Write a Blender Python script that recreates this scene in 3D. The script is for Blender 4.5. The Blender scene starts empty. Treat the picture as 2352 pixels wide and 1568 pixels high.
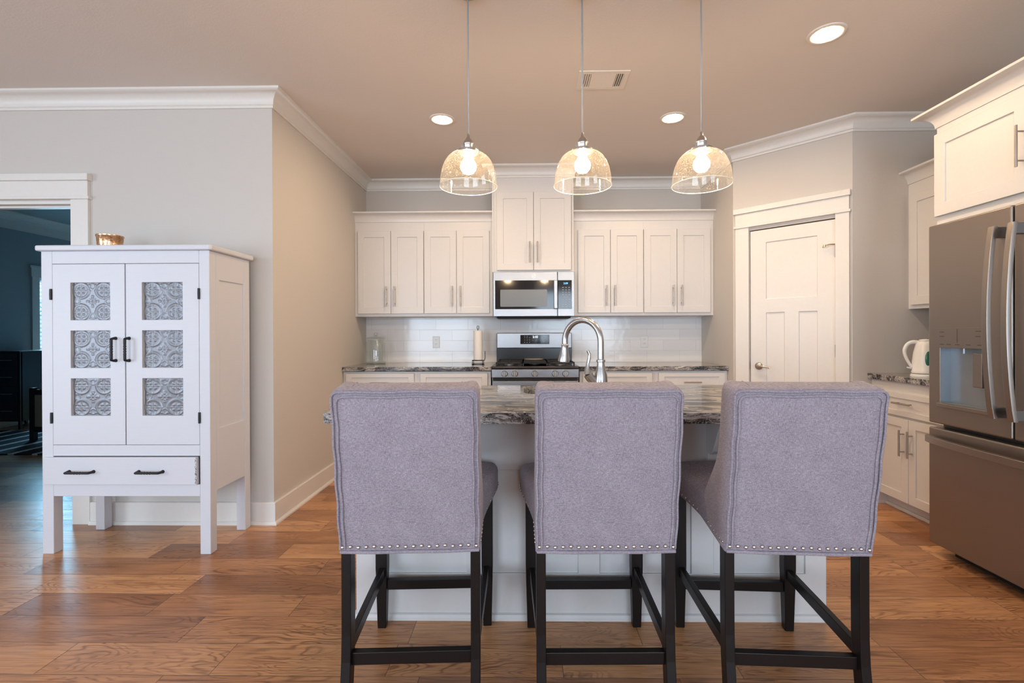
import bpy, bmesh, math, random
from mathutils import Vector, Matrix
random.seed(7)
PI = math.pi
SC = bpy.context.scene
COL = SC.collection

# ------------------------------------------------------------------ camera
F, YAW, PIT, ROL, CAMH, CX, CY = 1090.28, 0.0138, 0.0026, 0.0037, 1.2048, 1194.31, 768.77
cam_d = bpy.data.cameras.new('camera'); cam = bpy.data.objects.new('camera', cam_d); COL.objects.link(cam)
cam_d.sensor_fit = 'HORIZONTAL'; cam_d.sensor_width = 36.0
cam_d.lens = F * 36.0 / 2352.0
cam_d.shift_x = -(CX - 1176) / 2352.0
cam_d.shift_y = (CY - 784) / 2352.0
cam_d.clip_start = 0.05
cam.matrix_world = (Matrix.Translation((0, 0, CAMH)) @ Matrix.Rotation(YAW, 4, 'Z') @ Matrix.Rotation(PI/2 - PIT, 4, 'X') @ Matrix.Rotation(-ROL, 4, 'Z'))
SC.camera = cam

# ------------------------------------------------------------------ look, world
vs = SC.view_settings
vs.view_transform = 'Standard'; vs.look = 'None'; vs.gamma = 1.0; vs.use_curve_mapping = False
vs.exposure = -0.14
SC.cycles.use_denoising = True
SC.cycles.max_bounces = 10; SC.cycles.diffuse_bounces = 6; SC.cycles.transparent_max_bounces = 16
SC.cycles.sample_clamp_indirect = 6.0
SC.cycles.caustics_reflective = False; SC.cycles.caustics_refractive = False
world = bpy.data.worlds.new('sky'); SC.world = world; world.use_nodes = True
bg = world.node_tree.nodes['Background']
bg.inputs[0].default_value = (0.55, 0.74, 1.0, 1); bg.inputs[1].default_value = 1.6

def area(name, loc, rot, sx, sy, power, col):
    l = bpy.data.lights.new(name, 'AREA'); l.shape = 'RECTANGLE'; l.size = sx; l.size_y = sy
    l.energy = power; l.color = col
    o = bpy.data.objects.new(name, l); o.location = loc; o.rotation_euler = rot; COL.objects.link(o); return o
DAY = (0.70, 0.85, 1.0)
# daylight coming in through the living-room windows behind the camera and on the left
area('daylight_rear_left', (-2.45, -3.28, 1.35), (PI/2, 0, 0), 2.3, 1.9, 170, DAY)
area('daylight_rear_right', (1.35, -3.28, 1.35), (PI/2, 0, 0), 2.3, 1.9, 150, DAY)
area('daylight_side', (-5.68, -0.9, 1.35), (PI/2, 0, -PI/2), 2.4, 1.9, 135, DAY)
area('daylight_bedroom', (-7.0, 7.15, 1.3), (PI/2, 0, -PI/2), 1.25, 1.7, 300, (0.34, 0.74, 1.0))
WARM = (1.0, 0.66, 0.38)
P_BULB, P_CAN = 250.0, 400.0     # emission strengths of the pendant bulbs and the recessed lamps

# ------------------------------------------------------------------ materials
MATS = {}
def newmat(name):
    m = bpy.data.materials.new(name); m.use_nodes = True
    nt = m.node_tree; b = nt.nodes['Principled BSDF']; MATS[name] = m
    return m, nt, b
def N(nt, t, **k):
    n = nt.nodes.new(t)
    for a, v in k.items(): setattr(n, a, v)
    return n
def setin(n, **k):
    for a, v in k.items():
        n.inputs[a.replace('_', ' ')].default_value = v
def basic(name, col, rough=0.5, metal=0.0, bump=0.0, bscale=60.0, spec=None, coat=0.0, aniso=0.0, stretch=None, detail=2.0, bdist=0.002):
    m, nt, b = newmat(name)
    b.inputs['Base Color'].default_value = (*col, 1); b.inputs['Roughness'].default_value = rough
    b.inputs['Metallic'].default_value = metal
    if spec is not None: b.inputs['Specular IOR Level'].default_value = spec
    if coat: b.inputs['Coat Weight'].default_value = coat; b.inputs['Coat Roughness'].default_value = 0.08
    tc = N(nt, 'ShaderNodeTexCoord'); mp = N(nt, 'ShaderNodeMapping')
    nt.links.new(tc.outputs['Object'], mp.inputs[0])
    if stretch: mp.inputs['Scale'].default_value = stretch
    nz = N(nt, 'ShaderNodeTexNoise'); nz.inputs['Scale'].default_value = bscale; nz.inputs['Detail'].default_value = detail
    nt.links.new(mp.outputs[0], nz.inputs[0])
    if bump:
        bp = N(nt, 'ShaderNodeBump'); bp.inputs['Strength'].default_value = bump; bp.inputs['Distance'].default_value = bdist
        nt.links.new(nz.outputs[0], bp.inputs['Height']); nt.links.new(bp.outputs[0], b.inputs['Normal'])
    # faint tonal variation of the finish itself
    mx = N(nt, 'ShaderNodeMixRGB'); mx.blend_type = 'MULTIPLY'; mx.inputs[0].default_value = 0.06
    mx.inputs[1].default_value = (*col, 1); nt.links.new(nz.outputs[1], mx.inputs[2])
    nt.links.new(mx.outputs[0], b.inputs['Base Color'])
    if aniso:
        b.inputs['Anisotropic'].default_value = aniso
    return m
def emit(name, col, s):
    m = bpy.data.materials.new(name); m.use_nodes = True; nt = m.node_tree
    nt.nodes.clear(); e = N(nt, 'ShaderNodeEmission'); e.inputs[0].default_value = (*col, 1); e.inputs[1].default_value = s
    o = N(nt, 'ShaderNodeOutputMaterial'); nt.links.new(e.outputs[0], o.inputs[0]); MATS[name] = m; return m

basic('wall_paint', (0.57, 0.533, 0.492), 0.85, bump=0.25, bscale=130, detail=3)
basic('ceiling_paint', (0.70, 0.64, 0.585), 0.9, bump=0.3, bscale=110, detail=3)
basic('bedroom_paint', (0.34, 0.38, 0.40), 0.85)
basic('trim_white', (0.72, 0.69, 0.65), 0.38, bump=0.04, bscale=40)
basic('cabinet_white', (0.66, 0.635, 0.61), 0.36, bump=0.03, bscale=60)
basic('hutch_white', (0.62, 0.625, 0.665), 0.42, bump=0.16, bscale=14, stretch=(1, 1, 8), detail=5)
basic('hutch_worn', (0.10, 0.075, 0.06), 0.8)
basic('island_white', (0.62, 0.60, 0.59), 0.4, bump=0.03)
basic('black_iron', (0.025, 0.024, 0.026), 0.45, metal=0.6, bump=0.3, bscale=200)
basic('espresso_wood', (0.010, 0.0065, 0.0058), 0.36, bump=0.1, bscale=30, stretch=(8, 8, 1), spec=0.22)
basic('brushed_nickel', (0.52, 0.49, 0.46), 0.28, metal=1.0)
basic('handle_nickel', (0.45, 0.40, 0.36), 0.35, metal=1.0)
basic('faucet_steel', (0.50, 0.50, 0.51), 0.24, metal=1.0)
basic('nail_steel', (0.75, 0.70, 0.66), 0.2, metal=1.0)
basic('stainless', (0.29, 0.29, 0.30), 0.30, metal=1.0, bump=0.5, bscale=30, stretch=(0.6, 1, 40), bdist=0.0006)
basic('slate_steel', (0.31, 0.265, 0.235), 0.36, metal=0.9, bump=0.1, bscale=400)
basic('slate_handle', (0.36, 0.32, 0.29), 0.36, metal=1.0)
basic('slate_dark', (0.10, 0.09, 0.085), 0.35, metal=0.6)
basic('cavity_steel', (0.34, 0.37, 0.40), 0.35, metal=0.8)
basic('black_glass', (0.010, 0.010, 0.012), 0.08)
basic('microwave_screen', (0.14, 0.155, 0.165), 0.28)
basic('black_enamel', (0.012, 0.013, 0.016), 0.22)
basic('cast_iron', (0.012, 0.012, 0.012), 0.55, bump=0.2, bscale=200)
basic('dark_gap', (0.006, 0.006, 0.006), 0.7)
basic('white_plastic', (0.78, 0.77, 0.75), 0.25)
basic('outlet_plastic', (0.74, 0.73, 0.72), 0.3)
basic('paper_towel', (0.82, 0.79, 0.75), 0.95, bump=0.4, bscale=180)
basic('green_gauge', (0.04, 0.16, 0.12), 0.12)
basic('vent_white', (0.72, 0.66, 0.60), 0.5)
basic('brass', (0.62, 0.45, 0.24), 0.3, metal=1.0)
basic('navy_wood', (0.02, 0.035, 0.06), 0.4)
basic('black_wood', (0.012, 0.012, 0.014), 0.4)
basic('bedding', (0.35, 0.48, 0.60), 0.9, bump=0.3, bscale=20)
basic('rattan', (0.30, 0.26, 0.20), 0.8, bump=0.8, bscale=90)
basic('blind_white', (0.75, 0.80, 0.84), 0.6)
basic('tin_silver', (0.20, 0.20, 0.215), 0.36, metal=0.6, bump=0.06, bscale=90)
basic('burner_cap', (0.62, 0.52, 0.42), 0.5)
basic('burner_alloy', (0.20, 0.19, 0.18), 0.45, metal=0.7)
basic('label_grey', (0.35, 0.35, 0.35), 0.5)
basic('logo_silver', (0.9, 0.9, 0.9), 0.2, metal=0.5)
emit('digit_blue', (0.25, 0.65, 1.0), 2.5); emit('digit_white', (0.75, 0.85, 1.0), 3.0)
emit('bulb_glow', (1.0, 0.72, 0.44), P_BULB); emit('can_glow', (1.0, 0.74, 0.48), P_CAN)

def m_copper():
    m, nt, b = newmat('copper_mosaic')
    tc = N(nt, 'ShaderNodeTexCoord'); mp = N(nt, 'ShaderNodeMapping'); mp.inputs['Scale'].default_value = (1, 1, 1)
    nt.links.new(tc.outputs['Object'], mp.inputs[0])
    v = N(nt, 'ShaderNodeTexVoronoi'); v.inputs['Scale'].default_value = 95
    nt.links.new(mp.outputs[0], v.inputs[0])
    r = N(nt, 'ShaderNodeValToRGB'); nt.links.new(v.outputs['Color'], r.inputs[0])
    r.color_ramp.elements[0].color = (0.45, 0.20, 0.06, 1); r.color_ramp.elements[1].color = (0.95, 0.62, 0.42, 1)
    nt.links.new(r.outputs[0], b.inputs['Base Color']); b.inputs['Metallic'].default_value = 0.85; b.inputs['Roughness'].default_value = 0.22
    bp = N(nt, 'ShaderNodeBump'); bp.inputs['Strength'].default_value = 0.5; nt.links.new(v.outputs['Distance'], bp.inputs['Height']); nt.links.new(bp.outputs[0], b.inputs['Normal'])
m_copper()

def glassmat(name, tint, seeds, gloss=0.06, body=0.0):
    """thin clear glass: mostly see-through, reflecting more at grazing angles, with small air seeds"""
    m = bpy.data.materials.new(name); m.use_nodes = True; nt = m.node_tree; nt.nodes.clear(); MATS[name] = m
    out = N(nt, 'ShaderNodeOutputMaterial'); tr = N(nt, 'ShaderNodeBsdfTransparent'); tr.inputs[0].default_value = (*tint, 1)
    gl = N(nt, 'ShaderNodeBsdfGlossy'); gl.inputs['Roughness'].default_value = 0.04; gl.inputs[0].default_value = (1, 1, 1, 1)
    lw = N(nt, 'ShaderNodeLayerWeight'); lw.inputs[0].default_value = 0.28
    mr = N(nt, 'ShaderNodeMapRange'); mr.inputs[1].default_value = 0; mr.inputs[2].default_value = 1; mr.inputs[3].default_value = gloss; mr.inputs[4].default_value = 0.75
    pw = N(nt, 'ShaderNodeMath', operation='POWER'); pw.inputs[1].default_value = 1.6
    nt.links.new(lw.outputs['Facing'], pw.inputs[0]); nt.links.new(pw.outputs[0], mr.inputs[0])
    mix = N(nt, 'ShaderNodeMixShader'); nt.links.new(mr.outputs[0], mix.inputs[0]); nt.links.new(tr.outputs[0], mix.inputs[1]); nt.links.new(gl.outputs[0], mix.inputs[2])
    last = mix
    tc = N(nt, 'ShaderNodeTexCoord')
    tl = N(nt, 'ShaderNodeBsdfTranslucent'); tl.inputs[0].default_value = (1, 0.93, 0.82, 1)
    df = N(nt, 'ShaderNodeBsdfDiffuse'); df.inputs[0].default_value = (1, 0.95, 0.88, 1)
    ad = N(nt, 'ShaderNodeMixShader'); ad.inputs[0].default_value = 0.5
    nt.links.new(tl.outputs[0], ad.inputs[1]); nt.links.new(df.outputs[0], ad.inputs[2])
    if seeds:
        v = N(nt, 'ShaderNodeTexVoronoi'); v.inputs['Scale'].default_value = 430; v.inputs['Randomness'].default_value = 1
        nt.links.new(tc.outputs['Object'], v.inputs[0])
        th = N(nt, 'ShaderNodeMath', operation='LESS_THAN'); th.inputs[1].default_value = 0.27; nt.links.new(v.outputs['Distance'], th.inputs[0])
        n2 = N(nt, 'ShaderNodeTexNoise'); n2.inputs['Scale'].default_value = 70; nt.links.new(tc.outputs['Object'], n2.inputs[0])
        t2 = N(nt, 'ShaderNodeMath', operation='GREATER_THAN'); t2.inputs[1].default_value = 0.40; nt.links.new(n2.outputs[0], t2.inputs[0])
        mu = N(nt, 'ShaderNodeMath', operation='MULTIPLY'); nt.links.new(th.outputs[0], mu.inputs[0]); nt.links.new(t2.outputs[0], mu.inputs[1])
        sc = N(nt, 'ShaderNodeMath', operation='MULTIPLY_ADD'); sc.inputs[1].default_value = seeds; sc.inputs[2].default_value = body; nt.links.new(mu.outputs[0], sc.inputs[0])
        m2 = N(nt, 'ShaderNodeMixShader'); nt.links.new(sc.outputs[0], m2.inputs[0]); nt.links.new(mix.outputs[0], m2.inputs[1]); nt.links.new(ad.outputs[0], m2.inputs[2]); last = m2
    nt.links.new(last.outputs[0], out.inputs[0])
glassmat('seeded_glass', (0.985, 0.97, 0.93), 0.26, 0.04, 0.008)
glassmat('clear_glass', (0.93, 0.95, 0.94), 0.0, 0.07)
glassmat('window_glass', (0.96, 0.98, 1.0), 0.0, 0.04)

def m_floor():
    m, nt, b = newmat('hickory_floor'); L = nt.links
    def math(op, a, c=None, d=None):
        n = N(nt, 'ShaderNodeMath', operation=op)
        for i, v in enumerate((a, c, d)):
            if v is None: continue
            if isinstance(v, (int, float)): n.inputs[i].default_value = v
            else: L.new(v, n.inputs[i])
        return n.outputs[0]
    tc = N(nt, 'ShaderNodeTexCoord'); sp = N(nt, 'ShaderNodeSeparateXYZ'); L.new(tc.outputs['Object'], sp.inputs[0])
    X, Y = sp.outputs[0], sp.outputs[1]
    W = 0.1745
    yr = math('DIVIDE', math('SUBTRACT', Y, 2.010 - 20 * W), W)
    row = math('FLOOR', yr); fy = math('FRACT', yr)
    wn = N(nt, 'ShaderNodeTexWhiteNoise', noise_dimensions='1D'); L.new(row, wn.inputs['W'])
    Ln = math('MULTIPLY_ADD', wn.outputs['Value'], 0.35, 0.62)
    w2 = N(nt, 'ShaderNodeTexWhiteNoise', noise_dimensions='1D'); L.new(math('ADD', row, 51.3), w2.inputs['W'])
    xr = math('DIVIDE', math('ADD', math('ADD', X, 40.0), math('MULTIPLY', w2.outputs['Value'], 3.0)), Ln)
    colm = math('FLOOR', xr); fx = math('FRACT', xr)
    cv = N(nt, 'ShaderNodeCombineXYZ'); L.new(row, cv.inputs[0]); L.new(colm, cv.inputs[1])
    wh = N(nt, 'ShaderNodeTexWhiteNoise', noise_dimensions='2D'); L.new(cv.outputs[0], wh.inputs['Vector'])
    h = wh.outputs['Value']
    sc = N(nt, 'ShaderNodeSeparateColor'); L.new(wh.outputs['Color'], sc.inputs[0])
    h2 = sc.outputs[1]
    # cathedral grain: contour lines of a stretched noise, shifted for every board
    def gvec(sx, sy):
        c = N(nt, 'ShaderNodeCombineXYZ')
        L.new(math('MULTIPLY_ADD', h, 37.0, math('MULTIPLY', X, sx)), c.inputs[0])
        L.new(math('MULTIPLY_ADD', h2, 19.0, math('MULTIPLY', Y, sy)), c.inputs[1])
        L.new(math('MULTIPLY', h, 11.0), c.inputs[2]); return c.outputs[0]
    n1 = N(nt, 'ShaderNodeTexNoise'); L.new(gvec(0.9, 5.0), n1.inputs[0]); setin(n1, Scale=1.6, Detail=2.5, Roughness=0.5, Distortion=0.6)
    rings = math('SINE', math('MULTIPLY', n1.outputs[0], 150.0))
    rings = math('POWER', math('MULTIPLY_ADD', rings, 0.5, 0.5), 4.0)
    n2 = N(nt, 'ShaderNodeTexNoise'); L.new(gvec(5.0, 130.0), n2.inputs[0]); setin(n2, Scale=1.0, Detail=4.0, Roughness=0.6)
    n3 = N(nt, 'ShaderNodeTexNoise'); L.new(gvec(2.0, 9.0), n3.inputs[0]); setin(n3, Scale=1.0, Detail=3.0)
    msk = N(nt, 'ShaderNodeTexNoise'); L.new(gvec(1.3, 3.0), msk.inputs[0]); setin(msk, Scale=1.7, Detail=1.0)
    mk = N(nt, 'ShaderNodeMapRange'); L.new(msk.outputs[0], mk.inputs[0]); mk.inputs[1].default_value = 0.36; mk.inputs[2].default_value = 0.66
    r0 = N(nt, 'ShaderNodeValToRGB'); L.new(math('ADD', math('MULTIPLY', h, 0.8), math('MULTIPLY', math('SUBTRACT', n3.outputs[0], 0.5), 0.9)), r0.inputs[0])
    e = r0.color_ramp.elements; e[0].position = 0.0; e[0].color = (0.29, 0.125, 0.055, 1); e[1].position = 1.0; e[1].color = (0.70, 0.375, 0.18, 1)
    x = e.new(0.35); x.color = (0.46, 0.215, 0.095, 1); x = e.new(0.7); x.color = (0.58, 0.295, 0.132, 1)
    mx = N(nt, 'ShaderNodeMixRGB'); mx.blend_type = 'MULTIPLY'; L.new(math('MULTIPLY', math('MULTIPLY', rings, mk.outputs[0]), 0.75), mx.inputs[0])
    L.new(r0.outputs[0], mx.inputs[1]); mx.inputs[2].default_value = (0.33, 0.25, 0.22, 1)
    st = N(nt, 'ShaderNodeMapRange'); L.new(n2.outputs[0], st.inputs[0]); st.inputs[1].default_value = 0.46; st.inputs[2].default_value = 0.72; st.inputs[3].default_value = 0; st.inputs[4].default_value = 0.8
    mx2 = N(nt, 'ShaderNodeMixRGB'); mx2.blend_type = 'MULTIPLY'; L.new(st.outputs[0], mx2.inputs[0]); L.new(mx.outputs[0], mx2.inputs[1]); mx2.inputs[2].default_value = (0.42, 0.33, 0.28, 1)
    # knots
    vo = N(nt, 'ShaderNodeTexVoronoi'); cvk = N(nt, 'ShaderNodeCombineXYZ'); L.new(math('MULTIPLY', X, 0.8), cvk.inputs[0]); L.new(math('MULTIPLY', Y, 1.6), cvk.inputs[1]); L.new(cvk.outputs[0], vo.inputs[0]); vo.inputs['Scale'].default_value = 1.1
    kn = N(nt, 'ShaderNodeMapRange'); L.new(vo.outputs['Distance'], kn.inputs[0]); kn.inputs[1].default_value = 0.008; kn.inputs[2].default_value = 0.024; kn.inputs[3].default_value = 0.85; kn.inputs[4].default_value = 0
    mx3 = N(nt, 'ShaderNodeMixRGB'); L.new(kn.outputs[0], mx3.inputs[0]); L.new(mx2.outputs[0], mx3.inputs[1]); mx3.inputs[2].default_value = (0.03, 0.012, 0.008, 1)
    # joints between boards
    dy = math('MULTIPLY', math('MINIMUM', fy, math('SUBTRACT', 1.0, fy)), W)
    dx = math('MULTIPLY', math('MINIMUM', fx, math('SUBTRACT', 1.0, fx)), Ln)
    dd = math('MINIMUM', dy, dx)
    jt = N(nt, 'ShaderNodeMapRange'); L.new(dd, jt.inputs[0]); jt.inputs[1].default_value = 0.0006; jt.inputs[2].default_value = 0.0022; jt.inputs[3].default_value = 0.7; jt.inputs[4].default_value = 0
    mx4 = N(nt, 'ShaderNodeMixRGB'); L.new(jt.outputs[0], mx4.inputs[0]); L.new(mx3.outputs[0], mx4.inputs[1]); mx4.inputs[2].default_value = (0.05, 0.022, 0.012, 1)
    L.new(mx4.outputs[0], b.inputs['Base Color'])
    b.inputs['Roughness'].default_value = 0.27; b.inputs['Specular IOR Level'].default_value = 0.5
    rr = N(nt, 'ShaderNodeMapRange'); L.new(n3.outputs[0], rr.inputs[0]); rr.inputs[3].default_value = 0.22; rr.inputs[4].default_value = 0.38; L.new(rr.outputs[0], b.inputs['Roughness'])
    nb = N(nt, 'ShaderNodeTexNoise'); L.new(gvec(3.0, 8.0), nb.inputs[0]); setin(nb, Scale=1.4, Detail=1.0)
    hh = math('ADD', math('MULTIPLY', nb.outputs[0], 0.8), math('MULTIPLY', jt.outputs[0], -0.6))
    bp = N(nt, 'ShaderNodeBump'); bp.inputs['Strength'].default_value = 0.35; bp.inputs['Distance'].default_value = 0.004; L.new(hh, bp.inputs['Height']); L.new(bp.outputs[0], b.inputs['Normal'])
m_floor()

def m_granite():
    m, nt, b = newmat('granite'); L = nt.links
    tc = N(nt, 'ShaderNodeTexCoord'); mp = N(nt, 'ShaderNodeMapping'); L.new(tc.outputs['Object'], mp.inputs[0]); mp.inputs['Scale'].default_value = (2.6, 13.0, 16.0); mp.inputs['Rotation'].default_value = (0, 0, 0.10)
    # broad flow warps the fine streaks
    w = N(nt, 'ShaderNodeTexNoise'); L.new(tc.outputs['Object'], w.inputs[0]); setin(w, Scale=2.6, Detail=2.0)
    wm = N(nt, 'ShaderNodeVectorMath', operation='SCALE'); L.new(w.outputs['Color'], wm.inputs[0]); wm.inputs['Scale'].default_value = 2.2
    ad = N(nt, 'ShaderNodeVectorMath', operation='ADD'); L.new(mp.outputs[0], ad.inputs[0]); L.new(wm.outputs[0], ad.inputs[1])
    n = N(nt, 'ShaderNodeTexNoise'); L.new(ad.outputs[0], n.inputs[0]); setin(n, Scale=1.5, Detail=9.0, Roughness=0.68, Distortion=0.7)
    r = N(nt, 'ShaderNodeValToRGB'); L.new(n.outputs[0], r.inputs[0]); e = r.color_ramp.elements
    e[0].position = 0.33; e[0].color = (0.010, 0.009, 0.010, 1); e[1].position = 0.72; e[1].color = (0.62, 0.59, 0.56, 1)
    for p_, c_ in ((0.43, (0.018, 0.016, 0.016)), (0.465, (0.13, 0.115, 0.105)), (0.49, (0.045, 0.04, 0.038)), (0.515, (0.50, 0.475, 0.45)), (0.55, (0.22, 0.20, 0.185)), (0.58, (0.05, 0.045, 0.042)), (0.62, (0.58, 0.55, 0.52))):
        x = e.new(p_); x.color = (*c_, 1)
    n2 = N(nt, 'ShaderNodeTexNoise'); L.new(tc.outputs['Object'], n2.inputs[0]); setin(n2, Scale=160.0, Detail=3.0)
    s = N(nt, 'ShaderNodeMapRange'); L.new(n2.outputs[0], s.inputs[0]); s.inputs[1].default_value = 0.52; s.inputs[2].default_value = 0.66; s.inputs[3].default_value = 0; s.inputs[4].default_value = 0.45
    mx = N(nt, 'ShaderNodeMixRGB'); L.new(s.outputs[0], mx.inputs[0]); L.new(r.outputs[0], mx.inputs[1]); mx.inputs[2].default_value = (0.42, 0.43, 0.45, 1)
    L.new(mx.outputs[0], b.inputs['Base Color']); b.inputs['Roughness'].default_value = 0.09
m_granite()

def m_fabric():
    m, nt, b = newmat('lavender_linen'); L = nt.links
    tc = N(nt, 'ShaderNodeTexCoord')
    def thr(scale, s):
        mp = N(nt, 'ShaderNodeMapping'); L.new(tc.outputs['Object'], mp.inputs[0]); mp.inputs['Scale'].default_value = scale
        n = N(nt, 'ShaderNodeTexNoise'); L.new(mp.outputs[0], n.inputs[0]); setin(n, Scale=s, Detail=2.0); return n.outputs[0]
    a = thr((800, 800, 110), 1.0); c = thr((110, 110, 800), 1.0); d = thr((14, 14, 14), 1.0)
    ad = N(nt, 'ShaderNodeMath', operation='ADD'); L.new(a, ad.inputs[0]); L.new(c, ad.inputs[1])
    a2 = N(nt, 'ShaderNodeMath', operation='MULTIPLY_ADD'); L.new(d, a2.inputs[0]); a2.inputs[1].default_value = 0.22; L.new(ad.outputs[0], a2.inputs[2])
    mr = N(nt, 'ShaderNodeMapRange'); L.new(a2.outputs[0], mr.inputs[0]); mr.inputs[1].default_value = 0.70; mr.inputs[2].default_value = 1.52
    r = N(nt, 'ShaderNodeValToRGB'); L.new(mr.outputs[0], r.inputs[0]); e = r.color_ramp.elements
    e[0].color = (0.155, 0.130, 0.155, 1); e[1].color = (0.43, 0.39, 0.43, 1); x = e.new(0.5); x.color = (0.275, 0.240, 0.275, 1)
    L.new(r.outputs[0], b.inputs['Base Color']); b.inputs['Roughness'].default_value = 0.95; b.inputs['Specular IOR Level'].default_value = 0.15
    b.inputs['Sheen Weight'].default_value = 0.1; b.inputs['Sheen Roughness'].default_value = 0.5
    bp = N(nt, 'ShaderNodeBump'); bp.inputs['Strength'].default_value = 0.2; bp.inputs['Distance'].default_value = 0.0006; L.new(ad.outputs[0], bp.inputs['Height']); L.new(bp.outputs[0], b.inputs['Normal'])
m_fabric()

def m_tile():
    m, nt, b = newmat('backsplash_tile'); L = nt.links
    tc = N(nt, 'ShaderNodeTexCoord'); sp = N(nt, 'ShaderNodeSeparateXYZ'); L.new(tc.outputs['Object'], sp.inputs[0])
    cb = N(nt, 'ShaderNodeCombineXYZ'); mp = N(nt, 'ShaderNodeMapping')
    L.new(sp.outputs[0], cb.inputs[0]); L.new(sp.outputs[2], cb.inputs[1]); L.new(cb.outputs[0], mp.inputs[0])
    mp.inputs['Location'].default_value = (1.398 + 0.163 + 0.325*8, -0.9205 + 0.1085*10, 0)
    br = N(nt, 'ShaderNodeTexBrick'); L.new(mp.outputs[0], br.inputs[0]); br.offset = 0.5
    setin(br, Scale=1.0, Mortar_Size=0.0016, Mortar_Smooth=0.3, Brick_Width=0.325, Row_Height=0.1085)
    br.inputs['Color1'].default_value = (0.77, 0.755, 0.745, 1); br.inputs['Color2'].default_value = (0.71, 0.70, 0.695, 1); br.inputs['Mortar'].default_value = (0.60, 0.585, 0.575, 1)
    L.new(br.outputs[0], b.inputs['Base Color']); b.inputs['Roughness'].default_value = 0.14
    n = N(nt, 'ShaderNodeTexNoise'); L.new(tc.outputs['Object'], n.inputs[0]); setin(n, Scale=16.0, Detail=2.0)
    ma = N(nt, 'ShaderNodeMath', operation='MULTIPLY_ADD'); L.new(br.outputs['Fac'], ma.inputs[0]); ma.inputs[1].default_value = -0.8; L.new(n.outputs[0], ma.inputs[2])
    bp = N(nt, 'ShaderNodeBump'); bp.inputs['Strength'].default_value = 0.3; bp.inputs['Distance'].default_value = 0.003; L.new(ma.outputs[0], bp.inputs['Height']); L.new(bp.outputs[0], b.inputs['Normal'])
m_tile()

def m_rug():
    m, nt, b = newmat('striped_rug'); L = nt.links
    tc = N(nt, 'ShaderNodeTexCoord'); sp = N(nt, 'ShaderNodeSeparateXYZ'); L.new(tc.outputs['Object'], sp.inputs[0])
    n = N(nt, 'ShaderNodeTexNoise'); L.new(tc.outputs['Object'], n.inputs[0]); setin(n, Scale=25.0, Detail=2.0)
    a = N(nt, 'ShaderNodeMath', operation='MULTIPLY_ADD'); L.new(n.outputs[0], a.inputs[0]); a.inputs[1].default_value = 0.03; L.new(sp.outputs[0], a.inputs[2])
    d = N(nt, 'ShaderNodeMath', operation='DIVIDE'); L.new(a.outputs[0], d.inputs[0]); d.inputs[1].default_value = 0.25
    f = N(nt, 'ShaderNodeMath', operation='FRACT'); L.new(d.outputs[0], f.inputs[0])
    g = N(nt, 'ShaderNodeMath', operation='LESS_THAN'); L.new(f.outputs[0], g.inputs[0]); g.inputs[1].default_value = 0.24
    mx = N(nt, 'ShaderNodeMixRGB'); L.new(g.outputs[0], mx.inputs[0]); mx.inputs[1].default_value = (0.008, 0.010, 0.014, 1); mx.inputs[2].default_value = (0.62, 0.66, 0.68, 1)
    L.new(mx.outputs[0], b.inputs['Base Color']); b.inputs['Roughness'].default_value = 1.0
m_rug()

# ------------------------------------------------------------------ mesh helpers
def finish(name, bm, mat, parent=None, bev=0.0, smooth=False, loc=None, rotz=0.0, segs=2, autosm=False):
    bmesh.ops.recalc_face_normals(bm, faces=bm.faces)
    me = bpy.data.meshes.new(name); bm.to_mesh(me); bm.free()
    o = bpy.data.objects.new(name, me); COL.objects.link(o)
    me.materials.append(MATS[mat])
    if smooth:
        for p in me.polygons: p.use_smooth = True
    if autosm:
        me.shade_auto = None if False else None
    if bev:
        md = o.modifiers.new('bevel', 'BEVEL'); md.width = bev; md.segments = segs; md.limit_method = 'ANGLE'; md.angle_limit = math.radians(40)
    if parent is not None: o.parent = parent
    if loc is not None: o.location = loc
    if rotz: o.rotation_euler = (0, 0, rotz)
    return o
def smooth_angle(o, deg=40):
    me = o.data
    for p in me.polygons: p.use_smooth = True
    bm = bmesh.new(); bm.from_mesh(me)
    for e in bm.edges:
        if len(e.link_faces) == 2 and e.calc_face_angle(0) > math.radians(deg): e.smooth = False
    bm.to_mesh(me); bm.free(); return o
def BM(): return bmesh.new()
def box(bm, x0, x1, y0, y1, z0, z1, M=None):
    v = [bm.verts.new((x, y, z)) for z in (z0, z1) for y in (y0, y1) for x in (x0, x1)]
    for f in ((0,2,3,1),(4,5,7,6),(0,1,5,4),(2,6,7,3),(0,4,6,2),(1,3,7,5)): bm.faces.new([v[i] for i in f])
    if M is not None: bmesh.ops.transform(bm, matrix=M, verts=v)
    return v
def loft(bm, rings, closed=True, caps=True):
    R = [[bm.verts.new(p) for p in r] for r in rings]
    n = len(R[0])
    for a, b in zip(R[:-1], R[1:]):
        for i in range(n if closed else n-1):
            j = (i+1) % n
            bm.faces.new((a[i], a[j], b[j], b[i]))
    if caps:
        bm.faces.new(R[0][::-1]); bm.faces.new(R[-1])
    return R
def lathe(bm, prof, c=(0,0,0), n=32, caps=True, M=None):
    s = len(bm.verts)
    rings = [[(c[0]+r*math.cos(2*PI*i/n), c[1]+r*math.sin(2*PI*i/n), c[2]+z) for i in range(n)] for r, z in prof]
    bm.verts.ensure_lookup_table(); before = set(bm.verts)
    loft(bm, rings, True, caps)
    if M is not None: bmesh.ops.transform(bm, matrix=M, verts=[v for v in bm.verts if v not in before])
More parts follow.
